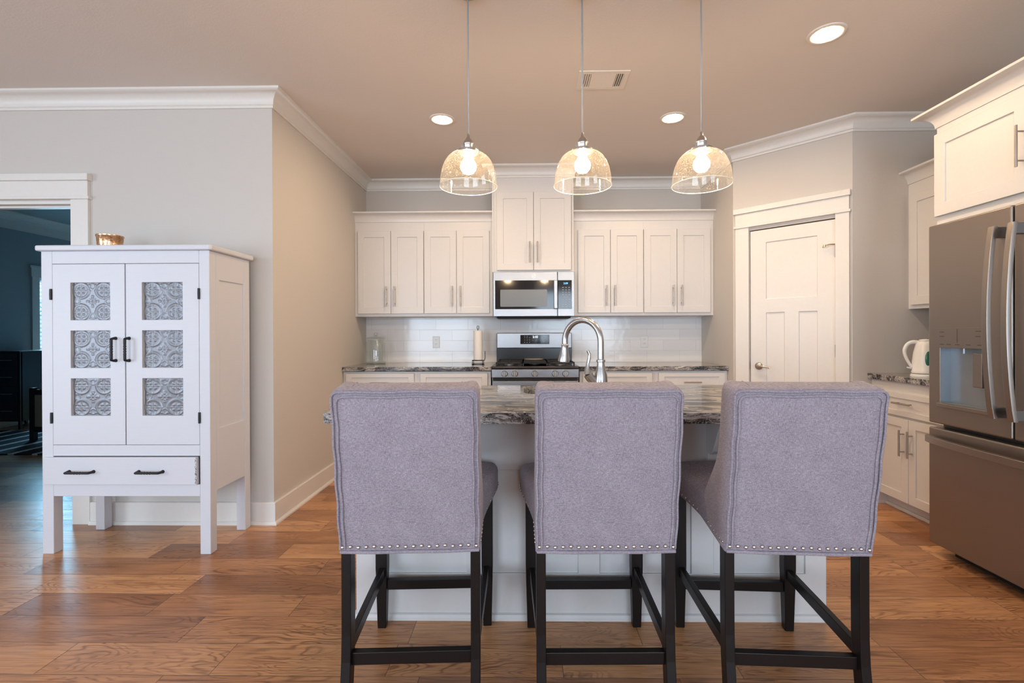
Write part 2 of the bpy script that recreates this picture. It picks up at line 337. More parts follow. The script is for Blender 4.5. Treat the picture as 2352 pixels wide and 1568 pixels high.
def tube(bm, pts, r, n=10, caps=True):
    pts = [Vector(p) for p in pts]; rr = r if isinstance(r, (list, tuple)) else [r]*len(pts)
    rings = []; up = None
    for i, p in enumerate(pts):
        d = (pts[min(i+1, len(pts)-1)] - pts[max(i-1, 0)]).normalized()
        if up is None:
            up = Vector((0,0,1)) if abs(d.z) < 0.9 else Vector((0,1,0))
        a = d.cross(up).normalized(); b2 = a.cross(d).normalized(); up = b2
        rings.append([p + a*rr[i]*math.cos(2*PI*k/n) + b2*rr[i]*math.sin(2*PI*k/n) for k in range(n)])
    loft(bm, rings, True, caps)
def relief(bm, w, h, t, cells, depth, ox=0.0, oz=0.0, oy=0.0):
    """board in the XZ plane with its face at y=oy, thickness t; rectangles in cells sunk by depth"""
    xs = sorted({0.0, w} | {c[0] for c in cells} | {c[1] for c in cells}); zs = sorted({0.0, h} | {c[2] for c in cells} | {c[3] for c in cells})
    def dep(i, j):
        if i < 0 or j < 0 or i >= len(xs)-1 or j >= len(zs)-1: return t
        cx_, cz_ = (xs[i]+xs[i+1])/2, (zs[j]+zs[j+1])/2
        for c in cells:
            if c[0] < cx_ < c[1] and c[2] < cz_ < c[3]: return (c[4] if len(c) > 4 else depth)
        return 0.0
    V = {}
    def v(x, y, z):
        k = (round(x, 6), round(y, 6), round(z, 6))
        if k not in V: V[k] = bm.verts.new((ox+x, oy+y, oz+z))
        return V[k]
    def q(*a):
        a = list(dict.fromkeys(a))
        if len(a) > 2:
            try: bm.faces.new(a)
            except ValueError: pass
    for i in range(len(xs)-1):
        for j in range(len(zs)-1):
            d = dep(i, j); q(v(xs[i], d, zs[j]), v(xs[i+1], d, zs[j]), v(xs[i+1], d, zs[j+1]), v(xs[i], d, zs[j+1]))
            q(v(xs[i], t, zs[j]), v(xs[i+1], t, zs[j]), v(xs[i+1], t, zs[j+1]), v(xs[i], t, zs[j+1]))
    for i in range(len(xs)):
        for j in range(len(zs)-1):
            a, b = dep(i-1, j), dep(i, j)
            if a != b: q(v(xs[i], a, zs[j]), v(xs[i], b, zs[j]), v(xs[i], b, zs[j+1]), v(xs[i], a, zs[j+1]))
    for j in range(len(zs)):
        for i in range(len(xs)-1):
            a, b = dep(i, j-1), dep(i, j)
            if a != b: q(v(xs[i], a, zs[j]), v(xs[i], b, zs[j]), v(xs[i+1], b, zs[j]), v(xs[i+1], a, zs[j]))
def sweep(bm, path, prof, closed=False):
    """extrude profile [(out, z)] along a 2D path; out is to the right of the travel direction; mitred corners"""
    P = [Vector(p) for p in path]; n = len(P); rings = []
    for i in range(n):
        d0 = (P[i]-P[i-1]).normalized() if i > 0 else None
        d1 = (P[i+1]-P[i]).normalized() if i < n-1 else None
        if d0 is None: d0 = d1
        if d1 is None: d1 = d0
        n0 = Vector((d0.y, -d0.x)); n1 = Vector((d1.y, -d1.x)); m_ = (n0+n1)
        m_ = m_ / max(1e-6, m_.dot(n0))
        rings.append([(P[i].x+m_.x*o, P[i].y+m_.y*o, z) for o, z in prof])
    loft(bm, rings, True, True)
def thing(name, label, cat, loc=(0,0,0), rotz=0.0, group=None):
    o = bpy.data.objects.new(name, None); COL.objects.link(o); o.empty_display_size = 0.1
    o.location = loc; o.rotation_euler = (0, 0, rotz); o['label'] = label; o['category'] = cat
    if group: o['group'] = group
    return o
def tag(o, label, cat, group=None):
    o['label'] = label; o['category'] = cat
    if group: o['group'] = group
    return o
def struct(o, label=None, cat=None):
    o['kind'] = 'structure'
    if label: o['label'] = label
    if cat: o['category'] = cat
    return o
def text_mesh(name, s, size, mat, parent, loc, rot=(PI/2, 0, 0), ext=0.0004, align='CENTER'):
    c = bpy.data.curves.new(name, 'FONT'); c.body = s; c.size = size; c.extrude = ext; c.align_x = align; c.align_y = 'CENTER'
    t = bpy.data.objects.new(name+'_src', c); COL.objects.link(t)
    dg = bpy.context.evaluated_depsgraph_get(); me = bpy.data.meshes.new_from_object(t.evaluated_get(dg)); me.name = name
    bpy.data.objects.remove(t); bpy.data.curves.remove(c)
    o = bpy.data.objects.new(name, me); COL.objects.link(o); me.materials.clear(); me.materials.append(MATS[mat]); o.parent = parent; o.location = loc; o.rotation_euler = rot
    return o
def copy_tree(o, parent=None):
    c = o.copy(); COL.objects.link(c)
    if parent is not None: c.parent = parent
    for ch in list(o.children): copy_tree(ch, c)
    return c

# ------------------------------------------------------------------ room geometry numbers
C = 2.743; D = 4.768; XL = -1.613; YL = 3.0; XR = 1.745; XA = 2.339; YA = 3.4355; RW = 3.07
YP = YA + (XA - XR)      # left end of the angled pantry wall
LW = -5.6; RY = -3.2     # living-room left wall and rear wall

# ---- floor and ceilings
b = BM(); box(b, -7.0, RW+0.12, RY-0.12, 8.1, -0.08, 0.0)
struct(finish('floor', b, 'hickory_floor'), 'hand-scraped hickory plank floor of the kitchen', 'floor')
b = BM(); box(b, LW-0.1, RW+0.12, RY-0.1, 4.9, C, C+0.10)
struct(finish('ceiling', b, 'ceiling_paint'), 'smooth warm beige ceiling over the kitchen', 'ceiling')
b = BM(); box(b, -7.0, -1.62, 3.02, 8.1, 2.85, 2.95)
struct(finish('ceiling_bedroom', b, 'bedroom_paint'), 'dark ceiling of the unlit bedroom', 'ceiling')
# ---- walls
def wall(name, boxes, label, mat='wall_paint'):
    b = BM()
    for q in boxes: box(b, *q)
    return struct(finish(name, b, mat), label, 'wall')
wall('wall_back', [(XL-0.12, RW, D, D+0.12, 0, C)], 'kitchen back wall behind the wall cabinets')
wall('wall_left', [(XL-0.12, XL, YL, D, 0, C)], 'greige side wall left of the cabinets')
JX0, JX1, JZ = -3.715, -2.898, 2.045   # clear doorway
wall('wall_hall', [(JX1+0.02, XL-0.12, YL, YL+0.12, 0, C), (LW, JX0-0.02, YL, YL+0.12, 0, C), (JX0-0.02, JX1+0.02, YL, YL+0.12, JZ+0.02, C)], 'grey wall behind the white hutch')
wall('wall_right', [(RW, RW+0.12, RY, D, 0, C)], 'wall behind the refrigerator')
wall('wall_alcove', [(XA, RW, YA, YA+0.10, 0, C)], 'grey wall between the pantry door and the kettle counter')
wall('wall_pantry_return', [(XR, XR+0.08, YP, D, 0, C)], 'short side wall right of the backsplash')
PL = (XA-XR)*math.sqrt(2)   # length of angled wall
DR0, DR1, DZ = PL-0.710, PL-0.103, 2.045
b = BM(); box(b, 0, DR0, 0, 0.10, 0, C); box(b, DR1, PL, 0, 0.10, 0, C); box(b, DR0, DR1, 0, 0.10, DZ, C)
struct(finish('wall_pantry', b, 'wall_paint', loc=(XR, YP, 0), rotz=-PI/4), 'angled wall around the pantry door', 'wall')
def win_wall(name, axis, pos, a0, a1, wins, t, label):
    bx = []; cur = a0
    for (w0, w1, z0, z1) in wins:
        bx.append((cur, w0, 0, C)); bx.append((w0, w1, 0, z0)); bx.append((w0, w1, z1, C)); cur = w1
    bx.append((cur, a1, 0, C))
    L_ = [(p, q, pos, pos+t, z0, z1) if axis == 'x' else (pos, pos+t, p, q, z0, z1) for p, q, z0, z1 in bx]
    wall(name, L_, label)
win_wall('wall_rear', 'x', RY-0.12, LW, RW, [(-3.6, -1.3, 0.4, 2.3), (0.2, 2.5, 0.4, 2.3)], 0.12, 'rear wall of the living room with two wide windows')
win_wall('wall_living', 'y', LW-0.12, RY, YL, [(-2.1, 0.3, 0.4, 2.3)], 0.12, 'left wall of the living room with one window')
def winframe(name, x0, x1, y0, y1, z0, z1, axis, label):
    b = BM(); w = 0.06
    if axis == 'x':
        box(b, x0, x1, y0, y1, z0, z0+w); box(b, x0, x1, y0, y1, z1-w, z1); box(b, x0, x0+w, y0, y1, z0+w, z1-w); box(b, x1-w, x1, y0, y1, z0+w, z1-w); xm = (x0+x1)/2; box(b, xm-0.03, xm+0.03, y0, y1, z0+w, z1-w)
    else:
        box(b, x0, x1, y0, y1, z0, z0+w); box(b, x0, x1, y0, y1, z1-w, z1); box(b, x0, x1, y0, y0+w, z0+w, z1-w); box(b, x0, x1, y1-w, y1, z0+w, z1-w); ym = (y0+y1)/2; box(b, x0, x1, ym-0.03, ym+0.03, z0+w, z1-w)
    return struct(finish(name, b, 'trim_white'), label, 'window')
winframe('window_2', -3.6, -1.3, RY-0.06, RY-0.02, 0.4, 2.3, 'x', 'left rear living-room window frame')
winframe('window_3', 0.2, 2.5, RY-0.06, RY-0.02, 0.4, 2.3, 'x', 'right rear living-room window frame')
winframe('window_4', LW-0.06, LW-0.02, -2.1, 0.3, 0.4, 2.3, 'y', 'side living-room window frame')
# ---- bedroom shell
BX = -6.9
wall('wall_bedroom_left', [(BX-0.1, BX, 3.1, 6.62, 0, 2.85), (BX-0.1, BX, 7.75, 8.0, 0, 2.85), (BX-0.1, BX, 6.62, 7.75, 0, 0.42), (BX-0.1, BX, 6.62, 7.75, 2.02, 2.85)], 'bedroom wall with the blind-covered window', 'bedroom_paint')
wall('wall_bedroom_far', [(BX-0.1, -1.74, 8.0, 8.1, 0, 2.85)], 'far wall of the bedroom', 'bedroom_paint')
wall('wall_bedroom_right', [(XL-0.13, XL-0.12, YL+0.12, 8.0, 0, 2.85)], 'right wall of the bedroom', 'bedroom_paint')
wall('wall_bedroom_front', [(BX, JX0-0.13, YL+0.12, YL+0.13, 0, 2.85), (BX, XL-0.12, YL+0.12, YL+0.13, 2.2, 2.85)], 'bedroom side of the hall wall', 'bedroom_paint')

# ---- crown and baseboard
def crown_prof(h=0.102, p=0.085, top=C):
    pr = [(0.0, top-h), (0.011, top-h), (0.013, top-h+0.012), (0.010, top-h+0.016), (0.016, top-h+0.020)]
    for k in range(7):
        a = k/6*PI/2; pr.append((0.016+(p-0.028)*(1-math.cos(a)), top-h+0.022+(h-0.042)*math.sin(a)))
    pr += [(p-0.006, top-0.016), (p, top-0.013), (p, top), (0.0, top)]
    return pr
def base_prof(h=0.14):
    return [(0, 0), (0.030, 0), (0.029, 0.010), (0.022, 0.019), (0.016, 0.021), (0.016, h-0.004), (0.012, h), (0, h)]
TX0, TX1, TY = -0.314, 0.436, 4.38     # tower over the microwave
b = BM(); sweep(b, [(LW, YL), (XL, YL), (XL, D), (TX0, D), (TX0, TY), (TX1, TY), (TX1, D), (XR, D), (XR, YP), (XA, YA), (RW, YA), (RW, RY)], crown_prof())
struct(smooth_angle(finish('trim_1', b, 'trim_white'), 30), 'white cove crown moulding around the kitchen ceiling', 'moulding')
b = BM(); sweep(b, [(-2.786, YL), (XL, YL), (XL, D-0.62)], base_prof())
struct(finish('baseboard_left', b, 'trim_white'), 'white baseboard under the hutch and along the side wall', 'baseboard')
b = BM(); sweep(b, [(LW, YL), (JX0-0.115, YL)], base_prof())
struct(finish('baseboard_hall', b, 'trim_white'), 'white baseboard left of the doorway', 'baseboard')
b = BM(); sweep(b, [(RW, 1.68), (RW, RY)], base_prof())
struct(finish('baseboard_right', b, 'trim_white'), 'white baseboard on the right wall', 'baseboard')
b = BM(); sweep(b, [(BX, 3.2), (BX, 8.0)], base_prof(0.15))
struct(finish('baseboard_bedroom', b, 'trim_white'), 'baseboard of the bedroom wall', 'baseboard')
b = BM(); sweep(b, [(BX, 3.2), (BX, 8.0), (XL-0.13, 8.0)], crown_prof(0.22, 0.12, 2.85))
struct(finish('trim_2', b, 'trim_white'), 'deep crown moulding in the bedroom', 'moulding')

# ---- craftsman casing: local frame, wall face y=0, opening x0..x1, top z
def casing(name, x0, x1, z, loc, rotz, label, left=True, wl=0.108, wr=0.094, over=0.014):
    b = BM(); t = 0.019
    if left: box(b, x0-wl, x0, -t, 0, 0, z+0.025)
    box(b, x1, x1+wr, -t, 0, 0, z+0.025)
    L_ = x0-wl if left else x0
    box(b, L_-over, x1+wr+over, -t-0.012, 0, z+0.025, z+0.043)
    box(b, L_, x1+wr, -t-0.002, 0, z+0.043, z+0.142)
    box(b, L_-over, x1+wr+over, -t-0.020, 0, z+0.142, z+0.184)
    return struct(finish(name, b, 'trim_white', loc=loc, rotz=rotz, bev=0.0015), label, 'door casing')
casing('trim_3', JX0, JX1, JZ, (0, YL, 0), 0, 'white craftsman casing of the bedroom doorway', wl=0.112, wr=0.112)
casing('trim_4', DR0, DR1, 2.045, (XR, YP, 0), -PI/4, 'white craftsman casing of the pantry door', wl=0.105, wr=0.086, over=0.010)
b = BM()   # jamb lining and stops
for (x0, x1, z0, z1) in ((JX1, JX1+0.02, 0, JZ), (JX0-0.02, JX0, 0, JZ), (JX0-0.02, JX1+0.02, JZ, JZ+0.02)): box(b, x0, x1, YL, YL+0.12, z0, z1)
box(b, JX1-0.012, JX1, YL+0.045, YL+0.08, 0, JZ); box(b, JX0, JX0+0.012, YL+0.045, YL+0.08, 0, JZ); box(b, JX0, JX1, YL+0.045, YL+0.08, JZ-0.012, JZ)
struct(finish('trim_5', b, 'trim_white', bev=0.001), 'white jamb lining of the bedroom doorway', 'door frame')

# ---- pantry door (structure)
dw = DR1-DR0-0.006
b = BM()
pc = [(PL-0.585-DR0-0.003, PL-0.225-DR0-0.003, 1.478-0.01, 1.934-0.01), (PL-0.585-DR0-0.003, PL-0.451-DR0-0.003, 0.24, 1.367-0.01), (PL-0.349-DR0-0.003, PL-0.225-DR0-0.003, 0.24, 1.367-0.01)]
relief(b, dw, 2.028, 0.035, pc, 0.011)
door = struct(finish('door_1', b, 'trim_white', bev=0.003, loc=(XR, YP, 0), rotz=-PI/4), 'white three-panel craftsman pantry door', 'door')
door.data.transform(Matrix.Translation((DR0+0.003, 0.012, 0.010)))
b = BM(); hx, hz = PL-0.640, 0.933
lathe(b, [(0.001, 0), (0.027, 0), (0.030, 0.006), (0.026, 0.013), (0.012, 0.017), (0.011, 0.045), (0.001, 0.048)], n=24, M=Matrix.Translation((hx, 0.012, hz)) @ Matrix.Rotation(PI/2, 4, 'X'))
tube(b, [(hx, -0.032, hz), (hx+0.02, -0.036, hz+0.002), (hx+0.05, -0.038, hz+0.001), (hx+0.075, -0.037, hz-0.003), (hx+0.096, -0.034, hz-0.010)], [0.010, 0.010, 0.008, 0.007, 0.006])
o = finish('door_handle', b, 'brushed_nickel', door); smooth_angle(o, 50); o['label'] = 'brushed nickel lever handle'
for z in (1.80, 1.07, 0.26):
    b = BM(); lathe(b, [(0.006, -0.045), (0.006, 0.045)], (PL-0.103, -0.004, z), n=10); box(b, PL-0.1085, PL-0.1035, 0.004, 0.0125, z-0.045, z+0.045)
    smooth_angle(finish('hinge', b, 'brushed_nickel', door), 50)
b = BM(); tube(b, [(PL-0.103, -0.006, 1.85), (PL-0.135, -0.035, 1.850), (PL-0.165, -0.045, 1.84)], [0.004, 0.004, 0.004]); lathe(b, [(0.008, -0.008), (0.009, 0.008)], (PL-0.165, -0.045, 1.84), n=10)
tube(b, [(PL-0.165, -0.045, 1.84), (PL-0.178, -0.02, 1.836)], 0.006)
smooth_angle(finish('door_stop', b, 'brass', door), 50)
b = BM(); box(b, DR0-0.004, DR0+0.001, -0.001, 0.012, 0.905, 0.965); finish('strike_plate', b, 'brushed_nickel', door)

# ---- backsplash (wall finish)
b = BM(); box(b, XL, XR, D-0.010, D, 0.915, 1.40)
struct(finish('wall_backsplash', b, 'backsplash_tile'), 'white handmade-look running-bond tile backsplash', 'backsplash')

# ------------------------------------------------------------------ cabinet builders (local: x right, face plane y=0 towards -y, z up)
def shaker(name, w, h, parent, loc, mat='cabinet_white', rail=0.060, top=None, depth=0.009, t=0.020):
    b = BM(); tp = top or rail; relief(b, w, h, t, [(rail, w-rail, rail if h > 0.3 else 0.04, h-(tp if h > 0.3 else 0.04))], depth, oy=0)
    return finish(name, b, mat, parent, bev=0.0018, loc=loc)
def pull(parent, cx, z0, z1=None, horizontal=False, L=0.19, standoff=0.032, name='handle'):
    b = BM(); r = 0.0058
    if not horizontal:
        tube(b, [(cx, -standoff, z0), (cx, -standoff, z1)], r, 12)
        for z in (z0+0.028, z1-0.028): tube(b, [(cx, 0.0, z), (cx, -standoff, z)], 0.0042, 8)
    else:
        tube(b, [(cx-L/2, -standoff, z0), (cx+L/2, -standoff, z0)], r, 12)
        for x in (cx-L/2+0.022, cx+L/2-0.022): tube(b, [(x, 0.0, z0), (x, -standoff, z0)], 0.0042, 8)
    return smooth_angle(finish(name, b, 'handle_nickel', parent), 50)
def small_crown(b, pts, z, h=0.086, p=0.068):
    pr = [(0.0, z), (0.004, z)]
    for k in range(8):
        a = k/7*PI/2; pr.append((0.006+(p-0.012)*(1-math.cos(a)), z+(h-0.016)*math.sin(a)))
    pr += [(p, z+h-0.012), (p, z+h), (0.0, z+h)]
    sweep(b, pts, pr)

WALLCAB = 'white shaker wall cabinets beside the microwave tower'
def upper_cab(x0, x1, doors, label, endstyle, group=WALLCAB):
    yf = 4.458
    t = thing('wall_cabinet', label, 'cabinet', (x0, yf, 1.37), 0, group)
    w = x1-x0
    b = BM(); box(b, 0, w, 0, D-0.012-yf, 0, 0.887); finish('body', b, 'cabinet_white', t, bev=0.001)
    b = BM(); small_crown(b, [(0, 0), (w, 0)], 0.887); smooth_angle(finish('crown', b, 'cabinet_white', t), 30)
    for i, (a, c) in enumerate(doors):
        d = shaker('door', c-a-0.004, 0.776, t, (a-x0+0.002, -0.020, 0.027), rail=0.060)
        wd = c-a-0.004
        hx = wd-0.037 if i % 2 == 0 else 0.037
        pull(d, hx, 0.063, 0.254)
    return t
upper_cab(XL, -0.961, [(-1.584, -1.272), (-1.272, -0.963)], 'two-door white wall cabinet above the glass jar', 'l')
upper_cab(-0.961, TX0, [(-0.959, -0.654), (-0.654, -0.344)], 'two-door white wall cabinet above the paper towels', 'l')
upper_cab(TX1, 1.093, [(0.481, 0.785), (0.785, 1.091)], 'two-door white wall cabinet just right of the microwave', 'r')
upper_cab(1.093, XR, [(1.095, 1.403), (1.403, 1.714)], 'two-door white wall cabinet nearest the pantry door', 'r')

t = thing('tower_cabinet', 'tall narrow white two-door cabinet above the microwave', 'cabinet', (TX0, TY, 1.772))
w = TX1-TX0
b = BM(); box(b, 0, w, 0, D-0.012-TY, 0, C-1.772); finish('body', b, 'cabinet_white', t, bev=0.001)
for x in (0, w-0.014): b = BM(); box(b, x, x+0.014, -0.008, 0, 0, 0.84); finish('side_bead', b, 'cabinet_white', t, bev=0.001)
for i, (a, c) in enumerate(((-0.272, 0.068), (0.068, 0.413))):
    d = shaker('door', c-a-0.004, 0.717, t, (a-TX0+0.002, -0.020, 0.016), rail=0.060)
    pull(d, (c-a-0.004)-0.033 if i == 0 else 0.033, 0.065, 0.258)

# base cabinets on the back wall
def base_cab(x0, x1, face, label, drawer=(0.700, 0.860), loc=None, rotz=0, split=True, group=None, depth=0.615-0.002, doors=2, toe=0.07):
    t = thing('base_cabinet', label, 'cabinet', loc or (x0, face, 0), rotz, group); w = x1-x0
    b = BM(); box(b, 0, w, 0, depth, 0.10, 0.876); box(b, 0, w, toe, depth, 0.0, 0.10); finish('body', b, 'cabinet_white', t, bev=0.001)
    m_ = 0.028
    dr = BM(); relief(dr, w-2*m_, drawer[1]-drawer[0], 0.020, [(0.05, w-2*m_-0.05, 0.035, drawer[1]-drawer[0]-0.035)], 0.008)
    d = finish('drawer', dr, 'cabinet_white', t, bev=0.0018, loc=(m_, -0.020, drawer[0])); pull(d, (w-2*m_)/2, (drawer[1]-drawer[0])/2, horizontal=True, L=0.15)
    dwid = (w-2*m_)/doors
    for i in range(doors):
        dd = shaker('door', dwid-0.004, drawer[0]-0.12-0.014, t, (m_+i*dwid+0.002, -0.020, 0.12), rail=0.058)
        pull(dd, dwid-0.040 if i == 0 else 0.036, drawer[0]-0.14-0.25, drawer[0]-0.14-0.06)
    return t
BG = 'white base cabinets under the back counter'
base_cab(XL+0.002, -0.957, 4.150, 'white base cabinet under the counter with the glass jar', group=BG)
base_cab(-0.957, -0.313, 4.150, 'white base cabinet left of the range', group=BG)
base_cab(0.461, 1.117, 4.150, 'white base cabinet just right of the range', group=BG)
base_cab(1.117, XR-0.002, 4.150, 'white base cabinet at the pantry end of the back counter', group=BG)

def slab(name, outline, z0, z1, mat, hole=None, bev=0.006, segs=3):
    b = BM()
    def loop(pts, z): 
        vs_ = [b.verts.new((x, y, z)) for x, y in pts]; return vs_, [b.edges.new((vs_[i], vs_[(i+1) % len(vs_)])) for i in range(len(vs_))]
    loops = []
    for z in (z0, z1):
        vs_, es = loop(outline, z); ee = list(es); hv = None
        if hole: hv, he = loop(hole, z); ee += he
        bmesh.ops.triangle_fill(b, edges=ee, use_beauty=True); loops.append((vs_, hv))
    for k in (0, 1):
        A, B_ = loops[0][k], loops[1][k]
        if A:
            n = len(A)
            for i in range(n): b.faces.new((A[i], A[(i+1) % n], B_[(i+1) % n], B_[i]))
    o = finish(name, b, mat, bev=bev, segs=segs); o.modifiers[0].angle_limit = math.radians(50); return o
def rrect(x0, x1, y0, y1, r, n=6):
    rs = r if isinstance(r, (list, tuple)) else [r]*4; pts = []
    for (cx, cy, a0), q in zip(((x1, y1, 0), (x0, y1, 90), (x0, y0, 180), (x1, y0, 270)), rs):
        sx = -1 if cx == x1 else 1; sy = -1 if cy == y1 else 1
        for k in range(n+1):
            a = math.radians(a0 + 90*k/n); pts.append((cx+sx*q+q*math.cos(a), cy+sy*q+q*math.sin(a)))
    return pts
tag(slab('countertop', [(XL, 4.120), (-0.306, 4.120), (-0.306, D-0.010), (XL, D-0.010)], 0.880, 0.918, 'granite', bev=0.004), 'black and white granite countertop left of the range', 'countertop', 'granite counters on the back wall')
tag(slab('countertop', [(0.455, 4.120), (XR, 4.120), (XR, D-0.010), (0.455, D-0.010)], 0.880, 0.918, 'granite', bev=0.004), 'black and white granite countertop right of the range', 'countertop', 'granite counters on the back wall')

# right-hand alcove: base cabinet, counter, wall cabinet
t = thing('base_cabinet', 'white base cabinet under the kettle, left of the refrigerator', 'cabinet', (2.470, YA-0.002, 0), -PI/2)
w = YA-2.66
b = BM(); box(b, 0.0, w, 0, RW-2.473, 0.095, 0.876); box(b, 0.055, w, 0.075, RW-2.473, 0, 0.095); box(b, 0.0, 0.055, 0, RW-2.473, 0, 0.095)
box(b, 0.0, 0.055, -0.015, 0, 0, 0.02); box(b, 0.055, w, 0.058, 0.075, 0, 0.02)
finish('body', b, 'cabinet_white', t, bev=0.001)
b = BM(); relief(b, w-0.06, 0.150, 0.020, [(0.045, w-0.105, 0.035, 0.115)], 0.008); d = finish('drawer', b, 'cabinet_white', t, bev=0.0018, loc=(0.045, -0.020, 0.655)); pull(d, 0.28, 0.085, horizontal=True, L=0.145)
sp_ = YA-3.085
dd = shaker('door', sp_-0.045-0.002, 0.540, t, (0.045, -0.020, 0.10), rail=0.055); pull(dd, sp_-0.045-0.035, 0.30, 0.47)
dd = shaker('door', w-sp_-0.02, 0.540, t, (sp_+0.002, -0.020, 0.10), rail=0.055); pull(dd, 0.030, 0.30, 0.47)
tag(slab('countertop', [(2.440, 2.66), (RW, 2.66), (RW, YA), (2.440, YA)], 0.876, 0.914, 'granite', bev=0.004), 'short granite countertop under the white kettle', 'countertop')
t = thing('wall_cabinet', 'white wall cabinet above the kettle, partly hidden by the refrigerator', 'cabinet', (2.735, YA, 1.37), -PI/2)
w = YA-2.70
b = BM(); box(b, 0, w, 0, RW-2.735, 0, 0.887); finish('body', b, 'cabinet_white', t, bev=0.001)
b = BM(); small_crown(b, [(0, 0), (w, 0)], 0.887); smooth_angle(finish('crown', b, 'cabinet_white', t), 30)
for i in range(2):
    dd = shaker('door', (w-0.05)/2-0.004, 0.776, t, (0.035+i*(w-0.05)/2, -0.020, 0.027)); pull(dd, (w-0.05)/2-0.04 if i == 0 else 0.037, 0.063, 0.254)
# cabinet over the refrigerator
t = thing('wall_cabinet', 'deep white cabinet above the refrigerator', 'cabinet', (2.295, 2.685, 1.800), -PI/2)
w = 1.02
b = BM(); box(b, 0, w, 0, RW-2.295, 0, 0.54); finish('body', b, 'cabinet_white', t, bev=0.001)
b = BM(); small_crown(b, [(0, RW-2.295), (0, 0), (w, 0)], 0.54, 0.088, 0.080); smooth_angle(finish('crown', b, 'cabinet_white', t), 30)
for i in range(2):
    wd = (w-0.01)/2
    dd = shaker('door', wd-0.004, 0.455, t, (0.004+i*wd, -0.020, 0.045), rail=0.068); pull(dd, wd-0.030 if i == 0 else 0.030, 0.115, 0.305)

# ------------------------------------------------------------------ island
IX0, IX1, IY0, IY1 = -0.727, 1.252, 2.003, 2.640
t = thing('kitchen_island', 'white panelled kitchen island under the dark granite top', 'island', ((IX0+IX1)/2, IY0, 0)); ox = (IX0+IX1)/2
b = BM()
cells = [(-0.630-IX0, -0.258-IX0, 0.192, 0.629), (-0.166-IX0, 0.215-IX0, 0.192, 0.629), (0.305-IX0, 0.690-IX0, 0.192, 0.629), (0.783-IX0, 1.165-IX0, 0.192, 0.629)]
relief(b, IX1-IX0, 0.874, 0.03, cells, 0.010, ox=IX0-ox)
box(b, IX0-ox, IX1-ox, 0.03, IY1-IY0, 0.0, 0.66)
box(b, IX0-ox, IX0-ox+0.55, 0.03, IY1-IY0, 0.66, 0.874); box(b, 0.85-ox, IX1-ox, 0.03, IY1-IY0, 0.66, 0.874); box(b, IX0-ox+0.55, 0.85-ox, 0.03, 0.10, 0.66, 0.874); box(b, IX0-ox+0.55, 0.85-ox, IY1-IY0-0.02, IY1-IY0, 0.66, 0.874)
finish('body', b, 'island_white', t, bev=0.002)
b = BM(); sweep(b, [(IX0-ox, IY1-IY0), (IX0-ox, 0), (IX1-ox, 0), (IX1-ox, IY1-IY0)], [(0, 0), (0.017, 0), (0.016, 0.012), (0.010, 0.022), (0, 0.026)]); finish('shoe_moulding', b, 'island_white', t)
for cx in (-0.262, 0.790):
    b = BM(); prof = [(0, 0.872), (-0.190, 0.872), (-0.190, 0.846)]
    for k in range(11):
        a = k/10; prof.append((-0.185+0.163*a, 0.846-0.140*a+0.050*math.sin(a*2*PI)*0.5))
    prof += [(-0.022, 0.665), (-0.014, 0.655), (0, 0.655)]
    hw = 0.038
    rings = [[(cx-ox+s, y, z) for y, z in prof] for s in (-hw, hw)]
    loft(b, rings); finish('corbel', b, 'island_white', t, bev=0.003)
b = BM()
for k, (a, c) in enumerate(((0.0, 0.0),)): pass
SX0, SX1, SY0, SY1 = -0.015, 0.675, 2.285, 2.600
out = rrect(-0.767, 1.290, 1.736, 2.672, [0.02, 0.02, 0.05, 0.05])
ct = tag(slab('countertop', out, 0.874, 0.914, 'granite', hole=rrect(SX0, SX1, SY0, SY1, 0.07), bev=0.008, segs=4), 'large black, grey and white veined granite island top', 'countertop')
b = BM()
rings = []
for ins, z in ((-0.002, 0.8735), (-0.002, 0.80), (-0.002, 0.72), (0.01, 0.69), (0.04, 0.680)):
    rings.append([(x, y, z) for x, y in rrect(SX0+ins, SX1-ins, SY0+ins, SY1-ins, 0.07-ins*0.5)])
loft(b, rings, True, False); b.faces.new([b.verts.new(p) for p in rings[-1]])
o = finish('sink', b, 'stainless'); o.modifiers.new('solid', 'SOLIDIFY').thickness = -0.002; smooth_angle(o, 50)
tag(o, 'steel undermount sink set in the island top', 'sink')

# faucet
t = thing('faucet', 'brushed steel gooseneck faucet with pull-down spray head on the island', 'faucet', (0.343, 2.20, 0.914))
b = BM(); lathe(b, [(0.001, 0), (0.036, 0), (0.037, 0.008), (0.033, 0.022), (0.032, 0.07), (0.029, 0.10), (0.021, 0.130), (0.0175, 0.150), (0.0175, 0.158)], n=28); smooth_angle(finish('base', b, 'faucet_steel', t), 50)
b = BM(); lathe(b, [(0.0175, 0.158), (0.021, 0.159), (0.0215, 0.164), (0.0205, 0.169), (0.016, 0.171)], n=28); smooth_angle(finish('ring', b, 'faucet_steel', t), 50)
ux, uy = -0.75, 0.66; R_ = 0.103; zc = 1.166-0.914
pts = [(0, 0, 0.165), (0, 0, 0.21)]
for k in range(0, 19):
    a = PI*k/18*1.04; pts.append((ux*(R_-R_*math.cos(a)), uy*(R_-R_*math.cos(a)), zc+R_*math.sin(a)))
ex, ey, ez = pts[-1]
b = BM(); tube(b, pts, [0.0150]*len(pts), 16); smooth_angle(finish('spout', b, 'faucet_steel', t), 50)
b = BM(); dv = (Vector((ux, uy, 0))*0.10+Vector((0, 0, -1))).normalized()
p0 = Vector((ex, ey, ez)); prof = [(0, 0.0150), (0.004, 0.0185), (0.010, 0.0175), (0.03, 0.0185), (0.055, 0.0235), (0.075, 0.0280), (0.086, 0.0285), (0.090, 0.022)]
tube(b, [p0+dv*s for s, r in prof], [r for s, r in prof], 20); smooth_angle(finish('spray_head', b, 'faucet_steel', t), 50)
